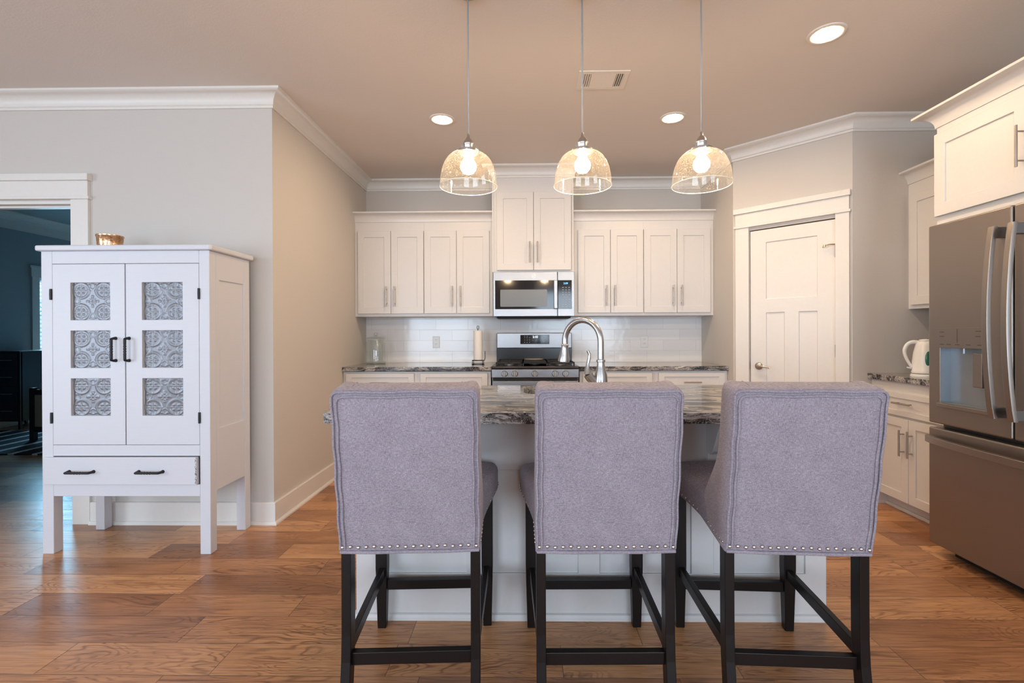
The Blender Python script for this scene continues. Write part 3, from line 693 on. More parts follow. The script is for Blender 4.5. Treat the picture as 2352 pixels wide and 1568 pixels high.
b = BM(); tube(b, [(-0.02, -0.002, 0.060), (-0.05, -0.010, 0.085), (-0.062, -0.014, 0.105)], [0.018, 0.021, 0.022], 16)
tube(b, [(-0.062, -0.014, 0.105), (-0.064, -0.014, 0.125), (-0.062, -0.013, 0.15), (-0.055, -0.012, 0.175), (-0.054, -0.012, 0.195), (-0.062, -0.013, 0.212)], [0.020, 0.012, 0.0075, 0.008, 0.0078, 0.0065], 12)
smooth_angle(finish('lever', b, 'faucet_steel', t), 50)

# ------------------------------------------------------------------ range
RX0, RX1 = -0.303, 0.451; RWD = RX1-RX0
t = thing('gas_range', 'stainless gas range with five knobs and black grates', 'stove', (RX0, 4.088, 0))
b = BM(); box(b, 0.003, RWD-0.003, 0.03, 0.665, 0.0, 0.905); finish('body', b, 'stainless', t, bev=0.002)
b = BM(); box(b, 0, RWD, 0.0, 0.035, 0.825, 0.898); finish('control_panel', b, 'stainless', t, bev=0.004)
b = BM(); box(b, 0, RWD, -0.004, 0.62, 0.899, 0.924); finish('cooktop', b, 'black_enamel', t, bev=0.008, segs=3)
b = BM(); box(b, 0.01, RWD-0.01, 0.008, 0.03, 0.800, 0.825); finish('vent_gap', b, 'dark_gap', t)
b = BM(); box(b, 0.006, RWD-0.006, -0.010, 0.03, 0.18, 0.797); od = finish('oven_door', b, 'stainless', t, bev=0.004)
b = BM(); box(b, 0.09, RWD-0.09, -0.012, -0.009, 0.30, 0.66); finish('oven_window', b, 'black_glass', od)
b = BM(); tube(b, [(0.05, -0.055, 0.735), (RWD-0.05, -0.055, 0.735)], 0.012, 14)
for x in (0.08, RWD-0.08): tube(b, [(x, -0.008, 0.735), (x, -0.055, 0.735)], 0.009, 10)
smooth_angle(finish('oven_handle', b, 'stainless', od), 50)
b = BM(); box(b, 0.006, RWD-0.006, -0.006, 0.03, 0.02, 0.165); finish('storage_drawer', b, 'stainless', t, bev=0.004)
for px in (1159.5, 1183, 1229, 1275, 1299):
    x = (px-1130)/200*RWD; b = BM()
    Mk = Matrix.Translation((x, 0, 0.861)) @ Matrix.Rotation(PI/2, 4, 'X')
    lathe(b, [(0.001, 0), (0.026, 0), (0.0275, 0.004), (0.025, 0.012), (0.0245, 0.026), (0.022, 0.030), (0.001, 0.030)], n=24, M=Mk)
    box(b, x-0.0055, x+0.0055, -0.040, -0.028, 0.861-0.023, 0.861+0.023)
    k = smooth_angle(finish('knob', b, 'brushed_nickel', t), 40)
    b = BM()
    for s in (-1, 1): box(b, x+s*0.0085-0.0015, x+s*0.0085+0.0015, -0.0308, -0.029, 0.861-0.019, 0.861+0.019)
    finish('groove', b, 'dark_gap', k)
# backguard
b = BM(); box(b, 0.008, RWD-0.006, 0.585, 0.665, 0.924, 1.205); bgd = finish('backguard', b, 'black_enamel', t, bev=0.004)
b = BM(); box(b, 0.010, RWD-0.008, 0.574, 0.586, 1.062, 1.212); finish('backguard_panel', b, 'stainless', t, bev=0.006)
b = BM(); box(b, 0.242, 0.526, 0.570, 0.5745, 1.102, 1.192); dp = finish('display', b, 'black_glass', t, bev=0.002)
text_mesh('clock_digits', '2:10', 0.030, 'digit_white', dp, (0.388, 0.569, 1.171))
b = BM()
for cx_ in (0.285, 0.309, 0.333, 0.448, 0.472, 0.496):
    for cz in (1.120, 1.142, 1.164, 1.180): 
        if cz < 1.17 or cx_ < 0.32: box(b, cx_-0.006, cx_+0.006, 0.5692, 0.5702, cz-0.0022, cz+0.0022)
for cx_ in (0.365, 0.395): box(b, cx_-0.006, cx_+0.006, 0.5692, 0.5702, 1.138, 1.142)
finish('touch_keys', b, 'label_grey', dp)
# burners and grates
for (bx_, by_, r_) in ((0.15, 0.16, 0.045), (0.15, 0.44, 0.038), (0.377, 0.30, 0.05), (0.604, 0.16, 0.045), (0.604, 0.44, 0.038)):
    b = BM(); lathe(b, [(0.001, 0), (r_, 0), (r_, 0.010), (r_*0.75, 0.016), (0.001, 0.017)], (bx_, by_, 0.924), n=24); smooth_angle(finish('burner', b, 'burner_alloy', t), 50)
b = BM(); lathe(b, [(0.001, 0), (0.092, 0), (0.095, 0.004), (0.001, 0.005)], (0.372, 0.50, 0.957), n=32, M=None); smooth_angle(finish('griddle_spoon_rest', b, 'burner_cap', t), 50)
for gi, (g0, g1) in enumerate(((0.035, 0.262), (0.268, 0.487), (0.493, 0.720))):
    b = BM(); zt = 0.956; s = 0.006; y0_, y1_ = 0.035, 0.56
    for x in (g0+s, g1-s): box(b, x-s, x+s, y0_, y1_, zt-0.012, zt)
    for y in (y0_+s, y1_-s, (y0_+y1_)/2): box(b, g0, g1, y-s, y+s, zt-0.012, zt)
    gm = (g0+g1)/2
    if gi == 1: box(b, g0, g1, y0_, y1_, zt-0.006, zt)
    else:
        box(b, gm-s, gm+s, y0_, y1_, zt-0.010, zt)
        for yc in (0.16, 0.44):
            for a in (0.6, -0.6): 
                M_ = Matrix.Translation((gm, yc, zt-0.006)) @ Matrix.Rotation(a, 4, 'Z'); box(b, -0.085, 0.085, -0.004, 0.004, -0.004, 0.008, M_)
    for x in (g0+s, g1-s):
        for y in (y0_+s, y1_-s): box(b, x-s, x+s, y-s, y+s, 0.924, zt-0.01)
    finish('grate', b, 'cast_iron', t, bev=0.002)

# ------------------------------------------------------------------ microwave
MX0, MX1, MZ0, MZ1 = -0.303, 0.438, 1.362, 1.768; MW = MX1-MX0; MH = MZ1-MZ0
t = thing('microwave', 'stainless over-the-range microwave with black glass door', 'microwave', (MX0, 4.330, MZ0))
b = BM(); box(b, 0.004, MW-0.004, 0.03, D-0.012-4.330, 0.0, MH); finish('body', b, 'slate_dark', t, bev=0.003)
b = BM(); box(b, 0.03, MW-0.03, 0.06, 0.36, -0.014, 0.0); finish('vent_hood', b, 'dark_gap', t)
b = BM(); box(b, 0, MW-0.155, 0.0, 0.032, 0.0, MH); dr = finish('door', b, 'stainless', t, bev=0.003)
b = BM(); box(b, MW-0.152, MW, 0.0, 0.032, 0.0, MH); cp = finish('control_panel', b, 'stainless', t, bev=0.003)
b = BM(); relief(b, 0.585-0.018, 0.262, 0.004, [], 0, ox=0.018, oz=0.066, oy=-0.003); gl = finish('window_glass', b, 'black_glass', dr, bev=0.001)
b = BM(); o2 = rrect(0.065, 0.492, 0.088, 0.244, 0.008, 4); loft(b, [[(x, y, z) for x, z in o2] for y in (-0.0045, -0.003)]); finish('viewing_screen', b, 'microwave_screen', gl)
b = BM(); box(b, 0.552, 0.586, -0.030, -0.018, 0.068, 0.326); box(b, 0.556, 0.582, -0.020, -0.002, 0.075, 0.10); box(b, 0.556, 0.582, -0.020, -0.002, 0.295, 0.32); finish('handle', b, 'stainless', dr, bev=0.004)
b = BM(); box(b, MW-0.150, MW-0.024, -0.003, 0.0, 0.066, 0.328); kp = finish('keypad', b, 'black_glass', cp, bev=0.001)
text_mesh('clock_digits', '2:09', 0.024, 'digit_blue', kp, (MW-0.080, -0.0035, 0.298))
b = BM()
for r_ in range(9):
    z = 0.262-r_*0.022
    if r_ in (4,): box(b, MW-0.108, MW-0.055, -0.0038, -0.003, z-0.0015, z+0.0015); continue
    for c_ in range(3): box(b, MW-0.112+c_*0.028, MW-0.098+c_*0.028, -0.0038, -0.003, z-0.0028, z+0.0028)
finish('key_labels', b, 'label_grey', kp)
b = BM(); lx, lz = 0.370, MH-0.040
tube(b, [(lx+0.016*math.cos(a), -0.001, lz+0.016*math.sin(a)) for a in [2*PI*k/24*0.92+0.2 for k in range(25)]], 0.0022, 6)
finish('logo_ring', b, 'logo_silver', dr)
text_mesh('logo_letters', 'GE', 0.013, 'logo_silver', dr, (lx, -0.001, lz))

# ------------------------------------------------------------------ refrigerator (local: x toward camera, face -y = world -X)
FY = 2.630; FW = 0.912
t = thing('refrigerator', 'slate french-door refrigerator with water dispenser and bowed handles', 'refrigerator', (2.200, FY, 0), -PI/2)
b = BM(); box(b, 0.006, FW-0.006, 0.075, 0.84, 0.030, 1.760); finish('body', b, 'slate_dark', t, bev=0.003)
b = BM(); box(b, 0.05, FW-0.05, 0.10, 0.80, 0.0, 0.035); finish('toe_grille', b, 'dark_gap', t)
def fdoor(x0, x1, z0, z1, name, cells=()):
    b = BM(); w_ = x1-x0
    relief(b, w_, z1-z0, 0.070, cells, 0.0, ox=x0, oz=z0)
    return finish(name, b, 'slate_steel', t, bev=0.008, segs=3)
cv = (0.075, 0.338, 0.830-0.715, 1.125-0.715, 0.055)
ld = fdoor(0.0, 0.449, 0.715, 1.780, 'door', [cv]); rd = fdoor(0.457, FW, 0.715, 1.780, 'door')
fz = fdoor(0.0, FW, 0.062, 0.690, 'freezer_drawer')
b = BM(); box(b, 0.062, 0.345, -0.004, 0.001, 1.122, 1.226); pn = finish('dispenser_panel', b, 'slate_steel', ld, bev=0.001)
b = BM()
for x, z in ((0.09, 1.205), (0.09, 1.182), (0.09, 1.140), (0.13, 1.140), (0.18, 1.140), (0.24, 1.140), (0.30, 1.140), (0.29, 1.208), (0.29, 1.182), (0.31, 1.208)): box(b, x-0.012, x+0.012, -0.005, -0.004, z-0.0015, z+0.0015)
box(b, 0.178, 0.180, -0.005, -0.004, 1.150, 1.220)
finish('panel_marks', b, 'slate_dark', pn)
b = BM(); relief(b, 0.263, 0.295, 0.004, [], 0, ox=0.075, oz=0.830, oy=0.0505); box(b, 0.075, 0.0775, 0.0, 0.052, 0.83, 1.125); box(b, 0.3355, 0.338, 0.0, 0.052, 0.83, 1.125); box(b, 0.075, 0.338, 0, 0.052, 0.83, 0.834)
finish('dispenser_cavity', b, 'cavity_steel', ld)
b = BM(); box(b, 0.240, 0.292, 0.014, 0.030, 0.93, 1.10); finish('dispenser_paddle', b, 'slate_handle', ld, bev=0.004)
b = BM(); tube(b, [(0.19, 0.022, 1.125), (0.19, 0.022, 1.095)], 0.008, 10); finish('nozzle', b, 'cavity_steel', ld)
b = BM(); box(b, 0.066, 0.347, -0.016, 0.0, 0.808, 0.830); finish('drip_tray', b, 'slate_handle', ld, bev=0.003)
def bowed(x0, z0, z1, parent, name='handle'):
    b = BM(); rings = []; n = 18
    for k in range(n+1):
        s = k/n; z = z0+(z1-z0)*s; off = -0.045-0.032*math.sin(PI*s)**0.8
        w_ = 0.0165; th = 0.011
        rings.append([(x0-w_, off-th*0.2, z), (x0-w_*0.8, off-th, z), (x0+w_*0.8, off-th, z), (x0+w_, off-th*0.2, z), (x0+w_, off+th*0.6, z), (x0-w_, off+th*0.6, z)])
    loft(b, rings); h = smooth_angle(finish(name, b, 'slate_handle', parent, bev=0.001), 35)
    for za in (z0+0.004, z1-0.052):
        b = BM(); box(b, x0-0.0145, x0+0.0145, -0.046, 0.0, za, za+0.048); finish('handle_mount', b, 'stainless', h, bev=0.002)
bowed(0.408, 0.805, 1.690, ld); bowed(0.498, 0.805, 1.690, rd)
b = BM(); rings = []; n = 20
for k in range(n+1):
    s = k/n; x = 0.012+(FW-0.024)*s; off = -0.020-0.045*math.sin(PI*s)**0.6
    rings.append([(x, off-0.010, 0.612), (x, off-0.010, 0.646), (x, off+0.006, 0.650), (x, off+0.006, 0.608)])
loft(b, rings); box(b, 0.02, 0.05, -0.03, 0, 0.615, 0.645); box(b, FW-0.05, FW-0.02, -0.03, 0, 0.615, 0.645)
smooth_angle(finish('freezer_handle', b, 'slate_handle', fz, bev=0.001), 35)

# ------------------------------------------------------------------ bar stools
def ss(a, b_, x):
    u = max(0.0, min(1.0, (x-a)/(b_-a))); return u*u*(3-2*u)
YR0, LEAN, WB = -0.265, 0.150, 0.2150
def yr(z): return YR0-LEAN*(z-0.54)
def usec(z, ins=0.0, dz=0.0, lift=0.0):
    """U-shaped cross-section of the wing back at height z"""
    d = 0.118+0.150*(1-ss(0.56, 0.86, z)); y0 = yr(z)+ins; hw = WB-ins; tw = 0.052-2*ins if ins < 0.02 else 0.010; tb = 0.095-2*ins
    yf = yr(z)+d-ins; r = 0.018; pts = []
    bulge = 0.010*math.sqrt(max(0, math.sin(PI*min(1, max(0, (z-0.56)/0.47))))) if ins == 0 else 0
    def arc(cx, cy, r_, a0, a1, n=4):
        return [(cx+r_*math.cos(math.radians(a0+(a1-a0)*k/n)), cy+r_*math.sin(math.radians(a0+(a1-a0)*k/n))) for k in range(n+1)]
    pts += arc(-hw+r*0.5, y0+r*0.5, r*0.5, 180, 270, 3)
    for k in range(1, 12):
        x = -hw+2*hw*k/12; pts.append((x, y0-bulge*(1-(x/hw)**4)))
    pts += arc(hw-r*0.5, y0+r*0.5, r*0.5, 270, 360, 3)
    rw = tw/2*0.98
    pts += arc(hw-rw, yf-rw, rw, 0, 180, 8)
    pts += [(hw-tw, yr(z)+tb+0.02), (hw-tw-0.02, yr(z)+tb)]
    for k in range(1, 6): x = (hw-tw-0.02)*(1-2*k/6); pts.append((x, yr(z)+tb-0.0))
    pts += [(-(hw-tw-0.02), yr(z)+tb), (-(hw-tw), yr(z)+tb+0.02)]
    pts += arc(-hw+rw, yf-rw, rw, 0, 180, 8)
    return [(x, y, z+dz+lift*ss(0.0, 0.075, y-yr(z))+(zb(y)-0.545)*(1-ss(0.532, 0.64, z))) for x, y in pts]
NM = []
def nail_mesh():
    if not NM:
        b = BM(); r = 0.0056
        rings = [[(q*math.cos(2*PI*i/10), q*math.sin(2*PI*i/10), z) for i in range(10)] for q, z in [(r*math.cos(a), r*0.7*math.sin(a)) for a in (0, 0.5, 1.0, 1.4)]]
        loft(b, rings); me = bpy.data.meshes.new('nailhead'); b.to_mesh(me); b.free(); me.materials.append(MATS['nail_steel'])
        for p in me.polygons: p.use_smooth = True
        NM.append(me)
    return NM[0]
def zb(y): return 0.545+0.036*ss(-0.21, 0.12, y)
def seat_hw(y): return 0.212+0.050*ss(-0.15, 0.20, y)
def make_stool(label, x, y, rz):
    t = thing('bar_stool', label, 'stool', (x, y, 0), rz, 'upholstered counter stools along the island')
    # backrest
    b = BM(); rings = [usec(0.532, 0.006), usec(0.538, 0.0)]
    z = 0.545
    while z < 1.018: rings.append(usec(z)); z += 0.022
    zt = 1.020
    for k in range(0, 7):
        a = k/6*PI/2; rings.append(usec(zt+0.020*math.sin(a), 0.0 if k == 0 else 0.016*(1-math.cos(a)), 0.004*math.sin(a), 0.014*math.sin(a)))
    loft(b, rings); br_ = smooth_angle(finish('backrest', b, 'lavender_linen', t), 60)
    # piping: two parallel welts around the rear panel
    for ins, zz in ((0.0015, 1.036), (0.015, 1.022)):
        b = BM(); pts = []
        hw = WB-ins-0.003
        def ry(xx, z_): return yr(z_)-0.010*math.sqrt(max(0, math.sin(PI*min(1, max(0, (z_-0.56)/0.47)))))*(1-(xx/WB)**4)-0.0015
        for k in range(20): z_ = 0.55+(zz-0.014-0.55)*k/19; pts.append((-hw+0.0015*math.sin(k*1.3), ry(-hw, z_), z_))
        pts.append((-hw+0.005, ry(-hw, zz-0.004), zz-0.004))
        for k in range(16): xx = -hw+0.014+(2*hw-0.028)*k/15; pts.append((xx, ry(xx, zz), zz+0.0015*math.sin(k*0.9)))
        pts.append((hw-0.005, ry(hw, zz-0.004), zz-0.004))
        for k in range(20): z_ = zz-0.014-(zz-0.014-0.55)*k/19; pts.append((hw-0.0015*math.sin(k*1.1), ry(hw, z_), z_))
        tube(b, pts, 0.0038, 8); smooth_angle(finish('piping', b, 'lavender_linen', br_), 80)
    # seam lines over the top where the wings join
    for s in (-1, 1):
        b = BM(); xx = s*(WB-0.055); pts = [(xx, yr(1.04)+0.006, 1.037), (xx, yr(1.04)+0.022, 1.0462), (xx, yr(1.04)+0.05, 1.0545), (xx, yr(1.04)+0.085, 1.0575)]
        tube(b, pts, 0.0014, 6); finish('piping', b, 'lavender_linen', br_)
    b = BM(); tube(b, [(-WB+0.004, YR0-0.001, 0.541), (-0.1, YR0-0.003, 0.539), (0, YR0-0.003, 0.540), (0.1, YR0-0.003, 0.539), (WB-0.004, YR0-0.001, 0.541)], 0.0055, 8); smooth_angle(finish('piping', b, 'lavender_linen', br_), 80)
    # seat
    b = BM(); rings = []
    ys = [-0.19+0.02*k for k in range(21)]+[0.222, 0.236, 0.248, 0.256, 0.260]
    for y_ in ys:
        e = max(0.0, (y_-0.222)/0.040); sh = 0.03*(1-math.sqrt(max(0, 1-e*e)))
        hw = seat_hw(y_)-sh; z0 = zb(y_)+sh*0.2; z1 = 0.668+0.008*ss(-0.1, 0.1, y_)-sh; r = 0.032; ring = []
        for (cx_, cz_, a0, rr_) in ((hw-0.008, z0+0.008, 270, 0.008), (hw-r, z1-r, 0, r), (-hw+r, z1-r, 90, r), (-hw+0.008, z0+0.008, 180, 0.008)):
            for k in range(6):
                a = math.radians(a0+90*k/5); ring.append((cx_+rr_*math.cos(a), y_, cz_+rr_*math.sin(a)))
            if a0 == 0:
                for k in range(1, 8):
                    xx = (hw-r)*(1-2*k/8); ring.append((xx, y_, z1+0.012*(1-(xx/hw)**2)))
        rings.append(ring)
    loft(b, rings); smooth_angle(finish('seat', b, 'lavender_linen', t), 60)
    # nailheads
    def put(p, nrm, sc=1.0):
        n_ = bpy.data.objects.new('nailhead', nail_mesh()); COL.objects.link(n_); n_.parent = t; n_.location = p
        n_.rotation_euler = Vector(nrm).to_track_quat('Z', 'Y').to_euler(); n_.scale = (sc, sc, sc)
    for k in range(18):
        xx = -WB+0.012+(2*WB-0.024)*k/17; put((xx, yr(0.556)-0.0045, 0.5575+0.0015*math.sin(k*2.1)), (0, -1, 0.1))
    for s in (-1, 1):
        for k in range(18):
            y_ = -0.245+0.027*k
            sx = WB if y_ < -0.03 else seat_hw(y_)
            put((s*sx, y_, zb(y_)+0.016), (s, 0, 0), 0.8)
    # frame, legs, stretchers
    b = BM(); box(b, -0.190, 0.190, -0.225, 0.245, 0.537, 0.60); finish('seat_frame', b, 'espresso_wood', t)
    for s in (-1, 1):
        b = BM(); rings = []
        for z_, yb in ((0.560, -0.257), (0.40, -0.257), (0.28, -0.258), (0.20, -0.263), (0.12, -0.275), (0.05, -0.292), (0.0, -0.307)):
            rings.append([(s*0.198-0.0145, yb, z_), (s*0.198+0.0145, yb, z_), (s*0.198+0.0145, yb+0.046, z_), (s*0.198-0.0145, yb+0.046, z_)])
        loft(b, rings); finish('leg', b, 'espresso_wood', t, bev=0.0025)
        b = BM(); rings = []
        for z_, h_ in ((0.600, 0.023), (0.25, 0.023), (0.06, 0.0185), (0.0, 0.017)):
            cx_, cy_ = s*0.216, 0.246; rings.append([(cx_-h_, cy_-h_, z_), (cx_+h_, cy_-h_, z_), (cx_+h_, cy_+h_, z_), (cx_-h_, cy_+h_, z_)])
        loft(b, rings); finish('leg', b, 'espresso_wood', t, bev=0.003)
        b = BM(); loft(b, [[(s*0.198-0.011, -0.218, z_), (s*0.198+0.011, -0.218, z_), (s*0.212+0.011, 0.226, z_), (s*0.212-0.011, 0.226, z_)] for z_ in (0.212, 0.252)]); finish('stretcher', b, 'espresso_wood', t, bev=0.002)
    b = BM(); box(b, -0.184, 0.184, -0.246, -0.222, 0.180, 0.219); finish('stretcher', b, 'espresso_wood', t, bev=0.002)
    b = BM(); box(b, -0.194, 0.194, 0.234, 0.258, 0.155, 0.195); finish('stretcher', b, 'espresso_wood', t, bev=0.002)
    return t
make_stool('light grey-lavender fabric counter stool, the one nearest the white hutch', -0.371, 1.713, math.radians(2.6))
make_stool('middle light grey-lavender fabric counter stool, in front of the faucet', 0.236, 1.713, math.radians(0.9))
s3 = make_stool('light grey-lavender fabric counter stool nearest the refrigerator, black lining sagging below', 0.830, 1.707, math.radians(-2.8))
b = BM(); rings = []
for k in range(9):
    x_ = 0.02+0.155*k/8; dz = 0.012*math.sin(PI*k/8)+0.001
    rings.append([(x_, -0.20, 0.540), (x_, -0.20, 0.536-dz), (x_, 0.05, 0.536-dz), (x_, 0.05, 0.540)])
loft(b, rings); finish('dust_cover', b, 'black_wood', s3)

# ------------------------------------------------------------------ pie-safe hutch
HX0, HX1, HYF, HYB, HT = -2.672, -1.737, 2.578, 2.955, 1.668; HWD = HX1-HX0; HD = HYB-HYF
t = thing('hutch', 'white painted pie-safe hutch with pressed tin door panels', 'cabinet', (HX0, HYF, 0))
def hx(x): return x*2.578/2.56-HX0     # from the photo-derived x on the 2.56 plane
# body: front frame with stiles, side panels, back, top
b = BM()
fx0, fx1 = hx(-2.592), hx(-1.782)
box(b, 0, fx0, 0, 0.055, 0.0, HT); box(b, fx1, HWD, 0, 0.055, 0.0, HT)         # front stiles running down into legs
box(b, fx0, fx1, 0.0, 0.022, 1.598, HT); box(b, fx0, fx1, 0.0, 0.022, 0.540, 0.600); box(b, fx0, fx1, 0.0, 0.022, 0.318, 0.384)
box(b, 0, 0.022, 0.055, HD-0.05, 0.335, HT); box(b, 0.0, 0.055, HD-0.055, HD, 0.0, HT); box(b, HWD-0.055, HWD, HD-0.055, HD, 0.0, HT)
box(b, 0.02, HWD-0.02, HD-0.015, HD, 0.33, HT); box(b, 0.02, HWD-0.02, 0.02, HD-0.01, 0.33, 0.35); box(b, 0.02, HWD-0.02, 0.03, HD-0.02, 0.60, 0.615); box(b, 0.02, HWD-0.02, 0.03, HD-0.02, 1.10, 1.115)
finish('body', b, 'hutch_white', t, bev=0.003)
b = BM()   # right side: frame with a sunk panel
b2 = BM(); relief(b2, HD-0.110, HT-0.335, 0.022, [(0.03, HD-0.110-0.01, 0.345, 1.178)], 0.008)
o = finish('side_panel', b2, 'hutch_white', t, bev=0.002, loc=(HWD, 0.055, 0.335), rotz=PI/2)
b.free()
b = BM(); loft(b, [[(x, y, z) for x, y in rrect(-0.022, HWD+0.022, -0.022, HD+0.02, 0.02, 4)] for z in (HT, HT+0.030)]); finish('top', b, 'hutch_white', t, bev=0.008, segs=3)
def tin_panel(parent, x0, x1, z0, z1, y):
    n = 72; w_, h_ = x1-x0, z1-z0; b = BM()
    def H(u, v):
        # u, v in 0..1; pressed tin ceiling-tile pattern: quarter circles, bars, centre rosette, beads
        X_, Z_ = (u-0.5), (v-0.5); ax, az = abs(X_), abs(Z_); h = 0.0
        def g(d, s): return math.exp(-(d/s)**2)
        for (cx_, cz_) in ((0.29, 0.20), (0.20, 0.29)):
            pass
        d = math.hypot(ax-0.29, az-0.29)
        h = max(h, g(d-0.205, 0.020), 0.8*g(d-0.175, 0.010))
        h = max(h, 0.8*g(ax-0.29, 0.010) if az > 0.05 else 0, 0.8*g(az-0.29, 0.010) if ax > 0.05 else 0)
        for qx, qz in ((0.35, 0.35), (0.23, 0.23), (0.35, 0.23), (0.23, 0.35)):
            h = max(h, 1.1*math.exp(-(((ax-qx)+(az-qz))**2/0.0011+((ax-qx)-(az-qz))**2/0.0028)))
        rr = math.hypot(X_, Z_); th = math.atan2(Z_, X_)
        h = max(h, 1.2*g(rr, 0.028))
        pet = abs(math.cos(2*th)); h = max(h, 1.0*g(rr-0.085, 0.040)*pet**6, 0.7*g(rr-0.07, 0.03)*abs(math.sin(2*th))**8)
        h = max(h, 0.8*g(rr-0.145, 0.016)*abs(math.cos(2*th))**10)
        h = max(h, 0.9*g(az-0.44, 0.022)*(0.5+0.5*math.cos(u*2*PI*7))**2, 0.9*g(ax-0.44, 0.022)*(0.5+0.5*math.cos(v*2*PI*7))**2)
        h = max(h, 0.6*g(math.hypot(ax-0.0, az-0.40)-0.07, 0.012), 0.6*g(math.hypot(ax-0.40, az-0.0)-0.07, 0.012))
        return h*0.0024
    G = [[b.verts.new((x0+w_*i/n, y-H(i/n, j/n), z0+h_*j/n)) for i in range(n+1)] for j in range(n+1)]
    for j in range(n):
        for i in range(n): b.faces.new((G[j][i], G[j][i+1], G[j+1][i+1], G[j+1][i]))
    o = finish('tin_panel', b, 'tin_silver', parent, smooth=True)
    for p in o.data.polygons: pass
    return o
def twisted_pull(parent, x, z, L, vertical, name='handle'):
    b = BM(); pts = []; rr_ = []
    for k in range(25):
        s = k/24; off = -0.030*min(1.0, math.sin(PI*s)*4) if True else 0
        u = (s-0.5)*L
        u = max(-L/2, min(L/2, u*1.12))
        pts.append((x+(0 if vertical else u), off, z+(u if vertical else 0))); rr_.append(0.0068+0.0014*math.cos(s*60)*(1 if 0.3 < s < 0.7 else 0)+(0.003 if s in (0.0, 1.0) else 0))
    tube(b, pts, rr_, 10); return smooth_angle(finish(name, b, 'black_iron', parent), 60)
for i, (a, c, (p0, p1), hgx, pxl) in enumerate(((-2.592, -2.190, (-2.491, -2.272), -2.597, -2.241), (-2.187, -1.782, (-2.096, -1.872), -1.781, -2.167))):
    x0, x1 = hx(a)+0.002, hx(c)-0.001; q0, q1 = hx(p0), hx(p1)
    z0, z1 = 0.602, 1.596
    cells = [(q0-x0, q1-x0, zz0-z0, zz1-z0) for zz0, zz1 in ((0.762, 0.967), (1.025, 1.230), (1.288, 1.494))]
    b = BM(); relief(b, x1-x0, z1-z0, 0.024, cells, 0.016, ox=x0, oz=z0, oy=-0.001)
    d = finish('door', b, 'hutch_white', t, bev=0.002)
    for zz0, zz1 in ((0.762, 0.967), (1.025, 1.230), (1.288, 1.494)): tin_panel(d, q0+0.001, q1-0.001, zz0+0.001, zz1-0.001, 0.0145)['label'] = 'silver pressed tin panel'
    twisted_pull(d, hx(pxl), 1.126, 0.122, True)['label'] = 'black twisted iron pull'
    for zc_ in (1.430, 0.750):
        b = BM(); lathe(b, [(0.006, -0.030), (0.0065, 0.0), (0.006, 0.030)], (hx(hgx), -0.003, zc_), n=8); finish('hinge', b, 'black_iron', d)
b = BM(); box(b, hx(-2.630), hx(-1.792), -0.016, 0.012, 0.386, 0.536); dr = finish('drawer', b, 'hutch_white', t, bev=0.003)
b = BM()
for k in range(46):
    z_ = 0.390+0.143*random.random(); xx = hx(-1.792)-0.0012-0.007*random.random()**1.5; hh_ = random.uniform(0.0015, 0.008); ww_ = random.uniform(0.0008, 0.0022)
    box(b, xx, xx+ww_, -0.0164, -0.0150, z_, min(0.535, z_+hh_))
finish('worn_edge', b, 'hutch_worn', dr)
b = BM(); box(b, fx0, fx1, 0.004, 0.02, 0.5362, 0.5405); finish('drawer_gap', b, 'dark_gap', t)
twisted_pull(dr, hx(-2.420), 0.459, 0.135, False); twisted_pull(dr, hx(-2.039), 0.459, 0.132, False)
for ch in dr.children:
    if ch.name.startswith('handle'): ch.data.transform(Matrix.Translation((0, -0.016, 0)))
b = BM(); lathe(b, [(0.050, 0), (0.056, 0.002), (0.060, 0.040), (0.063, 0.080), (0.066, 0.083), (0.066, 0.092), (0.060, 0.092), (0.057, 0.010)], n=20)
b.faces.ensure_lookup_table()
o = finish('candle_holder', b, 'copper_mosaic', loc=(-2.452, 2.765, HT+0.030)); smooth_angle(o, 50)
tag(o, 'small copper and gold mosaic votive on top of the white hutch', 'candle holder')

